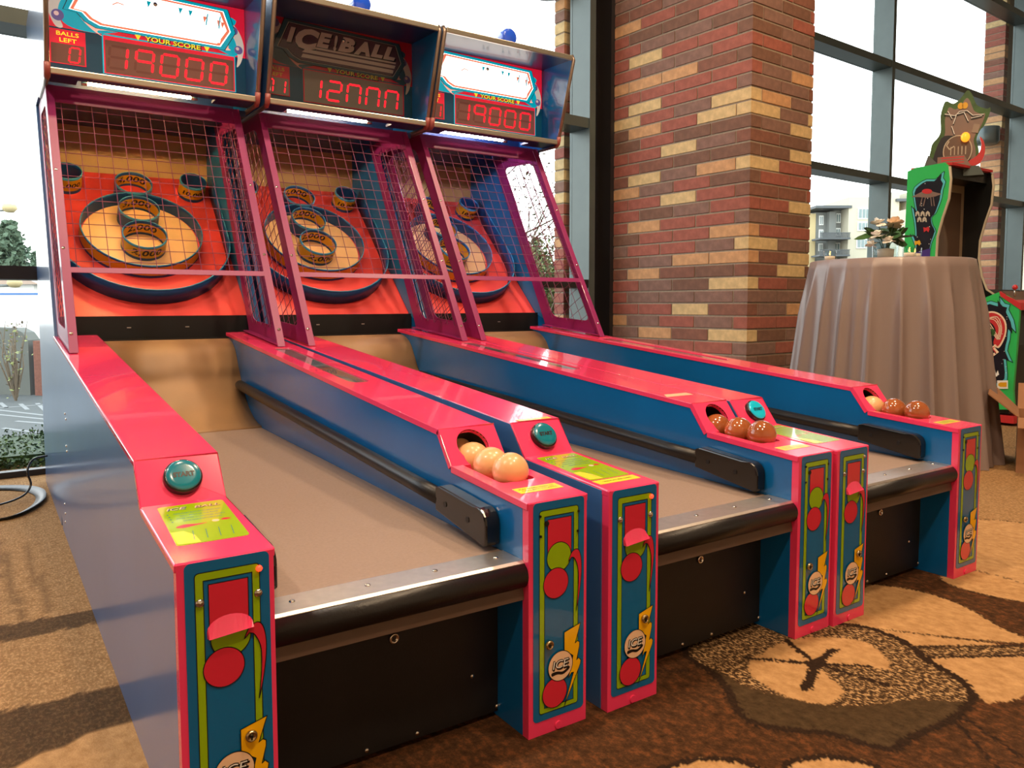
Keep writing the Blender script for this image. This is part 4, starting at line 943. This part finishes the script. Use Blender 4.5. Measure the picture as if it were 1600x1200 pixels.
side_print(smooth([((u-1545)*.90+1544, (v-540)*.93+540) for u, v in e2], 2), 1, 'space')
sw2 = smooth([(1528, 512), (1536, 498), (1550, 489), (1564, 492), (1573, 504), (1573, 522), (1564, 540), (1556, 536), (1560, 520), (1556, 508), (1546, 502), (1534, 508)], 4)
side_print([((u-1552)*1.12+1552, (v-514)*1.1+514) for u, v in sw2], 2, 'petal'); side_print(sw2, 3, 'ared')
for q in range(3): PB.stroke([loc_side(u, v) for u, v in smooth([(1540+3*q, 500-q), (1556+3*q, 499-q*2), (1565+2*q, 512), (1562+2*q, 530)], 4, False)], .005, 0, lambda x, z, h: (x, -.0044+YO, z), 'petal')
side_print([(1526, 524), (1542, 512), (1548, 520), (1530, 535)], 4, 'purple')
for (u, v) in ((1554, 519), (1546, 527), (1538, 537), (1530, 545)): side_print(circ(u, v, 5.2, 10, 5.6), 5, 'leaf'); side_print([(u-3, v+1), (u-.5, v-2), (u, v+3), (u-2, v+4)], 6, 'ink')
p1, p2 = loc_side(1527, 570), loc_side(1560, 545); put_fr = lambda x, z, h: (x, -.0062+YO-h, z)
ang = math.atan2(p2[1]-p1[1], p2[0]-p1[0]); cxx, czz = (p1[0]+p2[0])/2, (p1[1]+p2[1])/2
put_text(PB, 'ASSAULT', cxx-.03, czz-.028, 0, .058, put_fr, 'petal', width=.30, bold=.08, rot=ang); put_text(PB, 'ASSAULT', cxx-.03, czz-.028, .0012, .040, put_fr, 'ared', width=.27, rot=ang)
ship = [(1549, 585), (1551, 578), (1554, 584), (1556, 574), (1557, 572), (1558, 574), (1560, 584), (1563, 578), (1565, 585), (1560, 588), (1556, 592), (1553, 588)]
side_print(ship, 4, 'white')
side_print([(1562, 594), (1579, 594), (1579, 607), (1562, 607)], 5, 'white'); side_print([(1564, 599), (1567, 597), (1577, 597), (1577, 604), (1567, 604), (1564, 602)], 6, 'ringy')
for k in range(22):
    u, v = rs.uniform(1560, 1580), rs.uniform(490, 590); side_print(circ(u, v, .6, 5), 4, 'white')
PB.obj('pedestal_side_art', arc, label='printed side art with red swirl, green dots and lettering')
# topper
tpn = empty('topper', (0, 0, 0), 0, arc)
vd = CP-aw(1495, 210); vd.z = 0; vd.normalize()
tO = aw(1495, 262, AD+.25); tR = Vector((0, 0, 1)).cross(vd).normalized()
inv = Matrix.LocRotScale(Vector(arc.location), arc.rotation_euler.to_quaternion(), Vector((1, 1, 1))).inverted()
px = (AD+.25)/1230.33
TF = lambda u, v, h: tuple(inv @ (tO+tR*((u-1495)*px)*1+Vector((0, 0, 1))*((262-v)*px)+vd*h))
shield = smooth([(1455, 252), (1458, 232), (1460, 222), (1468, 212), (1471, 202), (1470, 180), (1474, 162), (1478, 158), (1487, 163), (1496, 157), (1505, 145), (1511, 150), (1515, 160), (1520, 170), (1532, 176), (1537, 175), (1536, 184), (1530, 200), (1524, 208), (1520, 222), (1524, 240), (1518, 262), (1462, 262)], 3)
shw = [(u, v) for u, v in shield]
b = B(); b.prism(shw, -.02, 0, TF, 'leaf'); b.prism([((u-1497)*.80+1498, (v-215)*.86+217) for u, v in shw], 0, .003, TF, 'silver')
b.prism(smooth([(1462, 245), (1472, 215), (1485, 212), (1492, 216), (1488, 235), (1478, 252), (1466, 252)], 3), .003, .006, TF, 'space')
for (u, v) in ((1497, 168), (1503, 168)): b.prism(circ(u, v, 4, 12, 5), .004, .008, TF, 'orange_print' if False else 'ringy')
for l in ([(1476, 180), (1490, 184), (1496, 178), (1506, 178), (1514, 186), (1528, 186)], [(1488, 196), (1492, 182), (1502, 180), (1508, 194)], [(1480, 176), (1486, 188)], [(1512, 190), (1526, 188)], [(1486, 200), (1490, 212)]): b.stroke(l, 1.6, .007, TF, 'cabblack', False); b.stroke([(u, v-2) for u, v in l], 1.0, .0075, TF, 'white', False)
b.prism([(1516, 197), (1524, 199), (1522, 212), (1513, 210)], .004, .008, TF, 'orange2' if False else 'copper'); b.obj('topper_board', arc, label='green shield shaped topper with a silver print')
b = B(); b.prism(circ(1495, 237, 20, 30, 24), .02, .028, TF, 'tmould'); b.prism(circ(1495, 237, 18.5, 30, 22.5), .028, .031, TF, 'lip')
b.prism([(1468, 245), (1504, 244), (1514, 262), (1468, 256)], .032, .036, TF, 'silver')
for v in (247, 251, 255): b.stroke([(1474, v), (1504, v)], 1.6, .037, TF, 'ared', False)
for u in (1486, 1491, 1496, 1501, 1506): b.stroke([(u, 231), (u, 243)], 1.2, .033, TF, 'tmould', False)
b.stroke([(1483, 222), (1480, 228), (1484, 234), (1490, 230)], 1.6, .033, TF, 'tmould', False); b.obj('topper_badge', arc, label='round badge on the topper')
b = B(); b.prism(smooth([(1512, 262), (1526, 258), (1532, 242), (1530, 226), (1524, 218), (1527, 232), (1522, 246), (1508, 256)], 3), .0, .02, TF, 'ared'); b.obj('topper_swoosh', arc)
b = B(); c_ = TF(1505, 218, .05); b.ball(c_, .030, 'amber', 14, 1.2); b.obj('amber_lamp', arc)
b = B(); b.prism([(1448, 262), (1455, 240), (1470, 256), (1525, 262), (1532, 276), (1445, 276)], -.10, .02, TF, 'frame'); b.obj('topper_base', arc)
# ------------------------------------------------------------------ cables on the left floor
b = B(); pts = smooth([(-.55, 3.05), (-.35, 3.10), (-.18, 3.02), (-.08, 2.92), (-.04, 2.78), (-.06, 2.60), (-.14, 2.44), (-.24, 2.42), (-.5, 2.5)], 6, False)
vs = []
for k, (x, y) in enumerate(pts):
    t = Vector(pts[min(k+1, len(pts)-1)])-Vector(pts[max(k-1, 0)]); t.normalize(); n_ = Vector((-t.y, t.x))*.020; tw = .012*math.sin(k/len(pts)*PI)
    vs += [(x+n_.x, y+n_.y, .004+tw*1.5), (x-n_.x, y-n_.y, .004)]
b.add(vs, [(2*k, 2*k+1, 2*k+3, 2*k+2) for k in range(len(pts)-1)], 'vinyl', True); o = b.obj('flat_cable'); md = o.modifiers.new('thick', 'SOLIDIFY'); md.thickness = .004; md.offset = 1
tag(o, 'flat black cable looped on the carpet beside the nearest machine', 'cable')
b = B(); b.tube(smooth([(-.5, 2.62, .012), (-.25, 2.62, .012), (-.12, 2.70, .02), (-.075, 2.74, .06), (-.085, 2.75, .12), (-.06, 2.78, .165), (-.0055, 2.80, .172)], 5, False), .0045, 'blackplastic', 8); tag(b.obj('power_cord'), 'thin round black cord rising into the side of the nearest machine', 'cable')
# ------------------------------------------------------------------ outside
M['asphalt'] = mat('asphalt', (74, 77, 75), .9, noise=(3, .06)); M['paint'] = mat('white_line_paint', (124, 126, 124), .8); M['concrete'] = mat('grey_concrete', (98, 100, 93), .9, noise=(1.5, .10)); M['soil'] = mat('planting_soil', (70, 62, 46), .95, noise=(8, .2))
gz = -.9
tag(B().box(-30, 60, 4.6, 90, gz-.2, gz, 'asphalt').obj('ground'), kind='structure')
b = B(); wbox(b, -12, 16, -.25, -1.12, -1.2, -.02, 'soil'); tag(b.obj('floor_terrace'), kind='structure')
# parking lines: thin paint laid on the asphalt
def gp(u, v, z): d = fw+rr*((u-800)/1230.33)-uu*((v-562.04)/1230.33); t = (z-CP.z)/d.z; return CP+d*t
pl = tag(empty('parking_lines', (0, 0, gz)), 'white painted parking bay lines on the asphalt outside the left window', 'markings')
for (a, c) in (((-60, 642), (200, 622)), ((-60, 634), (200, 664)), ((0, 629), (10, 637)), ((32, 631), (43, 640)), ((58, 630), (78, 648)), ((-20, 646), (200, 668)), ((25, 658), (200, 672)), ((5, 669), (60, 676))):
    p, q = gp(*a, gz), gp(*c, gz); d = (q-p).normalized(); n_ = Vector((-d.y, d.x, 0))*.035
    b = B(); b.add([p+n_+Vector((0, 0, .002-gz)), p-n_+Vector((0, 0, .002-gz)), q-n_+Vector((0, 0, .002-gz)), q+n_+Vector((0, 0, .002-gz))], [(0, 1, 2, 3)], 'paint'); b.obj('painted_line', pl)
def quad_at(name, u0, u1, vtop, D0, D1, zb, m, th=.3):
    p = aw(u0, 476, D0); q = aw(u1, 476, D1); ztop = CP.z+(476-vtop)/1230.33*(D0+D1)/2; d = (Vector((q.x, q.y, 0))-Vector((p.x, p.y, 0))); L_ = d.length; r = empty(name, (p.x, p.y, 0), math.atan2(d.y, d.x)); return r, L_, ztop
r, L_, zz = quad_at('retaining_wall', -140, 72, 526, 15.6, 15.0, gz, 'concrete'); tag(r, 'grey concrete retaining wall behind the parking bays', 'wall')
B().prism([(0, gz), (L_*.86, gz), (L_*.86, zz-.05), (L_*.82, zz+.10), (L_*.76, zz+.18), (L_*.5, zz+.2), (0, zz+.2)], 0, .3, lambda x, z, h: (x, h, z), 'concrete').obj('wall_slab', r); B().box(L_*.90, L_*1.0, -.02, .3, gz, zz-.06, 'brick_rust').obj('end_pier', r); B().box(L_*1.3, L_*5, 0, .3, gz, zz-.2, 'concrete').obj('wall_slab', r)
M['wpaint'] = mat('white_render', (236, 236, 230), .8); M['bluep'] = mat('blue_stripe', (60, 110, 170), .6); M['sand'] = mat('sand_render', (196, 178, 132), .85); M['pale'] = mat('pale_render', (188, 182, 160), .85); M['winb'] = mat('far_window_glass', (110, 130, 130), .15, coat=.5); M['greyr'] = mat('grey_cladding', (122, 126, 122), .8); M['balc'] = mat('balcony_grey', (76, 82, 84), .6)
r, L_, zz = quad_at('box_trailer', -200, 64, 457, 22, 22, gz, 'wpaint'); tag(r, 'white box trailer parked above the retaining wall', 'trailer')
B().box(0, L_, 0, 2.4, -.3, zz, 'wpaint').obj('body', r); B().box(0, L_, -.01, .0, zz-.05, zz, 'bluep').obj('roof_stripe', r)
for xx in (.3, .5, .9): B().lathe([(.0001, -.05), (.4, -.05), (.4, .05), (.0001, .05)], 'ink', 18, lambda x, y, z, xx=xx: (L_*xx+x, .2+z, -.5+y)).obj('wheel', r)
r, L_, zz = quad_at('low_building', -160, 70, 440, 34, 34, gz, 'sand'); tag(r, 'low orange-tan roofed building behind the white trailer', 'building')
B().box(0, L_*.93, 0, 8, gz, zz-.1, 'wpaint').obj('wall', r); b = B(); b.prism([(L_*.62, zz-.1), (L_*1.0, zz-.1), (L_*.86, zz+.25), (L_*.70, zz+.25)], -.3, 8, lambda x, z, h: (x, h, z), 'copper'); b.obj('roof', r)
M['hedge'] = mat('hedge_leaf', (46, 72, 28), .7, noise=(30, .3)); M['hedge2'] = mat('hedge_leaf_light', (84, 110, 46), .7, noise=(30, .3)); M['bark'] = mat('bark', (116, 102, 84), .9); M['conif'] = mat('conifer_needles', (84, 104, 82), .8); M['bushy'] = mat('pale_bush_leaf', (140, 146, 90), .8); M['bushg'] = mat('bush_leaf_green', (70, 90, 44), .8)
def leaves(b, pts, size, mats, seed=1):
    r_ = random.Random(seed)
    for p in pts:
        d = Vector((r_.gauss(0, 1), r_.gauss(0, 1), r_.gauss(0, .7))).normalized(); e = d.cross(Vector((r_.gauss(0, 1), r_.gauss(0, 1), r_.gauss(0, 1)))).normalized(); s_ = size*r_.uniform(.6, 1.3); p = Vector(p)
        b.add([p-d*s_, p+e*s_*.5, p+d*s_, p-e*s_*.5], [(0, 1, 2, 3)], r_.choice(mats))
def hedge(name, s0, s1, k0, k1, z0, z1, n, label, seed):
    r = empty(name, (0, 0, 0)); tag(r, label, 'hedge'); r_ = random.Random(seed); b = B()
    wbox(b, s0+.05, s1-.05, k0-.06, k1+.06, z0, z1-.02, 'hedge'); b.obj('shrub_core', r)
    b = B(); pts = []
    for _ in range(n):
        s, k, z = r_.uniform(s0, s1), r_.uniform(k1, k0), r_.uniform(z0, z1)
        f = r_.random()
        if f < .5: k = k0+r_.gauss(0, .03)
        elif f < .85: z = z1+r_.gauss(0, .02)
        else: s = r_.choice((s0, s1))
        pts.append(wf(s, k, z+.03*math.sin(s*9)))
    leaves(b, pts, .013, ['hedge', 'hedge2', 'hedge'], seed); tag(b.obj('foliage', r), kind='stuff'); return r
hedge('hedge', -7.5, -2.9, -.22, -1.05, -.05, .07, 42000, 'clipped green hedge just outside the left window', 4)
def conifer(u, vtop, vbase, D, lab, rad, seed):
    ztop = CP.z+(476-vtop)/1230.33*D; zb = CP.z+(476-vbase)/1230.33*D-1; p = aw(u, 476, D); r = empty('conifer_tree', (p.x, p.y, gz)); tag(r, lab, 'tree', 'conifers beyond the parking lot'); H_ = ztop-gz; r_ = random.Random(seed)
    B().tube([(0, 0, 0), (0, 0, H_*.97)], [H_*.015, .02], 'bark', 8).obj('trunk', r); b = B(); pts = []
    for k in range(46):
        t = (k+.5)/46; z = H_*(.12+.86*t); L_ = rad*(1-t)**.85*r_.uniform(.6, 1.15)+.08
        for q in range(7):
            a = r_.uniform(0, 2*PI)
            for j in range(14):
                f = r_.random(); pts.append((math.cos(a)*L_*f+r_.gauss(0, .05*rad), math.sin(a)*L_*f+r_.gauss(0, .05*rad), z-.22*L_*f+r_.gauss(0, .06)))
    leaves(b, pts, .10*rad/1.2, ['conif', 'conif'], seed); tag(b.obj('foliage', r), kind='stuff')
conifer(20, 344, 424, 50, 'tall pale green conifer seen through the left window', 3.0, 3)
conifer(60, 392, 424, 66, 'smaller conifer right of the tall conifer behind the left window', 2.2, 5)
conifer(-20, 372, 424, 56, 'broad conifer at the left picture edge', 2.8, 6)
conifer(838, 372, 440, 40, 'slim conifer seen through the cage of the farthest machine', 1.0, 8)
conifer(1100, 360, 440, 44, 'conifer hidden behind the brick column', 1.3, 9)
def bush(u, vtop, D, w_, lab, seed, mats=('bushy', 'bushg'), n=7000):
    ztop = CP.z+(476-vtop)/1230.33*D; p = aw(u, 476, D); r = empty('shrub', (p.x, p.y, gz)); tag(r, lab, 'shrub', 'shrubs outside the window'); H_ = ztop-gz; r_ = random.Random(seed); b = B(); tips = []
    for k in range(16):
        a = r_.uniform(0, 2*PI); q = Vector((math.cos(a)*w_*.5*r_.random(), math.sin(a)*w_*.5*r_.random(), H_*r_.uniform(.7, 1.0))); b.tube([(0, 0, 0), q*.5+Vector((r_.gauss(0, .05), r_.gauss(0, .05), .1)), q], [.02, .012, .004], 'bark', 5); tips.append(q)
    b.obj('stems', r); b = B(); pts = []
    for _ in range(n):
        q = r_.choice(tips); t = r_.random()**.6; pts.append((q.x*t+r_.gauss(0, .07*w_), q.y*t+r_.gauss(0, .07*w_), q.z*t+r_.gauss(0, .06)))
    leaves(b, pts, .035, list(mats), seed); tag(b.obj('foliage', r), kind='stuff')
bush(800, 372, 9.4, 1.1, 'yellow-green shrub behind the farthest machine, left', 11); bush(836, 362, 11.6, 1.3, 'yellow-green shrub behind the farthest machine, centre', 12); bush(880, 380, 10.3, 1.1, 'yellow-green shrub beside the exterior brick pier', 13)
bush(1568, 430, 14, .9, 'pale shrub beyond the far right window', 14, n=900)
bush(18, 500, 14.2, .9, 'thin tan shrub in front of the retaining wall', 15, ('bushy', 'bark'), 160)
def bare_tree(u, D, lab, seed):
    p = aw(u, 476, D); r = empty('bare_tree', (p.x, p.y, gz)); tag(r, lab, 'tree'); r_ = random.Random(seed); b = B(); tips = []
    def grow(a, d, L_, rd, lv):
        e = a+d*L_; m_ = (a+e)/2+Vector((r_.gauss(0, .04), r_.gauss(0, .04), 0))*L_; b.tube([a, m_, e], [rd, rd*.8, rd*.6], 'bark', 5, False); tips.append(e)
        if lv > 0:
            for _ in range(3): grow(e if r_.random() < .6 else m_, (d+Vector((r_.gauss(0, .55), r_.gauss(0, .55), r_.gauss(0, .3)))).normalized(), L_*.68, rd*.55, lv-1)
    grow(Vector((0, 0, 0)), Vector((0, 0, 1)), 1.5, .035, 5); b.obj('branches', r)
    b = B(); leaves(b, [t+Vector((r_.gauss(0, .1), r_.gauss(0, .1), r_.gauss(0, .1))) for t in tips for _ in range(2)], .022, ['bark', 'bushg'], seed); tag(b.obj('twigs', r), kind='stuff')
bare_tree(850, 8.2, 'bare branched small tree outside behind the farthest machine', 21)
# made-up pole lamps standing in for lamp reflections in the left pane
for (u, v, D, lab) in ((15, 325, 18.5, 'upper stand-in lamp for a window reflection, seen against the sky at left'), (23, 442, 18, 'lower stand-in lamp for a window reflection, just under the window rail at left')):
    p = aw(u, v, D); r = empty('standin_lamp', (p.x, p.y, gz)); tag(r, lab, 'lamp', 'stand-in lamps for window reflections'); z = p.z-gz
    B().lathe([(.0001, z+.10), (.14, z+.08), (.16, z-.02), (.09, z-.10), (.0001, z-.11)], 'sand', 16).obj('lamp_head', r)
    a_ = -Vector((rr.x, rr.y, 0)); B().tube([(0, 0, z-.05), (a_.x*1.4, a_.y*1.4, z-.12), (a_.x*1.4, a_.y*1.4, 0)], .03, 'greyr', 8).obj('pole', r)
# apartments
def apartment(u0, u1, vroof, D, lab, segs):
    p = aw(u0, 476, D); q = aw(u1, 476, D*1.0); d = Vector((q.x-p.x, q.y-p.y, 0)); L_ = d.length; r = empty('apartment_building', (p.x, p.y, gz), math.atan2(d.y, d.x)); tag(r, lab, 'building'); px_ = L_/(u1-u0)
    Z = lambda v: CP.z+(476-v)/1230.33*D-gz
    for (a, c, vr, m_, dy) in segs: B().box((a-u0)*px_, (c-u0)*px_, dy, 10, 0, Z(vr), m_).obj('wall', r)
    return r, px_, Z
D_ = 44
r, px_, Z = apartment(1268, 1362, 310, D_, 'pale apartment block with grey balconies behind the flowers', [(1268, 1282, 333, 'sand', 1.0), (1282, 1300, 331, 'greyr', 1.1), (1300, 1311, 331, 'greyr', .7), (1311, 1322, 328, 'greyr', 1.0), (1322, 1362, 311, 'pale', 0)])
X = lambda u: (u-1268)*px_
B().box(X(1270), X(1326), -.1, 2.5, Z(328), Z(324), 'balc').obj('roof', r)
for (a, c, v0, v1, y) in ((1288, 1295, 336, 351, 1.1), (1288, 1295, 358, 371, 1.1), (1288, 1295, 380, 392, 1.1), (1313, 1321, 333, 348, 1.0), (1313, 1321, 356, 368, 1.0), (1311, 1321, 379, 392, 1.0), (1336, 1354, 328, 345, 0), (1336, 1354, 349, 363, 0), (1335, 1354, 375, 390, 0)):
    f = B().box(X(a), X(c), y-.06, y+.02, Z(v1), Z(v0), 'wpaint').obj('window', r); n = 2 if c-a < 12 else 3
    for k in range(n): B().box(X(a)+.05+(X(c)-X(a)-.05)/n*k, X(a)+(X(c)-X(a)-.05)/n*(k+1), y-.09, y-.05, Z(v1)+.06, Z(v0)-.06, 'winb').obj('pane', f)
for v in (375, 401):
    bl = B().box(X(1275), X(1322), -.35, .9, Z(v+1.5), Z(v-1), 'balc').obj('balcony', r); bb = B()
    for k in range(24): bb.box(X(1275)+k*(X(1322)-X(1275))/24, X(1275)+k*(X(1322)-X(1275))/24+.04, -.33, -.29, Z(v-1), Z(v-8), 'balc')
    bb.box(X(1275), X(1322), -.34, -.28, Z(v-8), Z(v-9), 'balc'); bb.obj('railing', bl)
r, px_, Z = apartment(1388, 1470, 305, 48, 'second pale apartment block right of the window post', [(1388, 1400, 304, 'pale', 0), (1400, 1412, 316, 'sand', .8), (1412, 1450, 304, 'pale', 0)])
X = lambda u: (u-1388)*px_
B().box(X(1394), X(1414), -.2, 2, Z(318), Z(314), 'balc').obj('roof', r)
for (a, c, v0, v1) in ((1401, 1405, 345, 360), (1401, 1405, 372, 388)): f = B().box(X(a), X(c), .7, .85, Z(v1), Z(v0), 'wpaint').obj('window', r); B().box(X(a)+.1, X(c)-.1, .66, .71, Z(v1)+.1, Z(v0)-.1, 'winb').obj('pane', f)
for v in (366, 392): B().box(X(1399), X(1413), -.2, .9, Z(v+1), Z(v-4), 'balc').obj('balcony', r)
r, px_, Z = apartment(1535, 1640, 298, 30, 'pale flat building behind the far right exterior pier', [(1535, 1640, 300, 'pale', 0)])
# exterior cylinder wall lights
for (s_, k_, z_, lab) in ((-.34, -.16, wz(3.19), 'grey round wall light high on the exterior pier behind the machines'), (7.12, -.2, wz(3.02), 'grey cylinder wall light on the far right exterior pier')):
    p = wf(s_, k_, z_); r = empty('wall_light', p); tag(r, lab, 'lamp', 'exterior wall lights')
    B().lathe([(.0001, -.12), (.13, -.12), (.15, -.08), (.15, .10), (.0001, .10)], 'frame', 24).obj('housing', r); q = Vector(wf(s_+.2, k_, z_))-Vector(p); B().tube([(0, 0, .03), tuple(q+Vector((0, 0, .03)))], .03, 'framed', 8).obj('bracket', r)
print('tris', sum(len(m.polygons) for m in bpy.data.meshes), 'objs', len(bpy.data.objects))
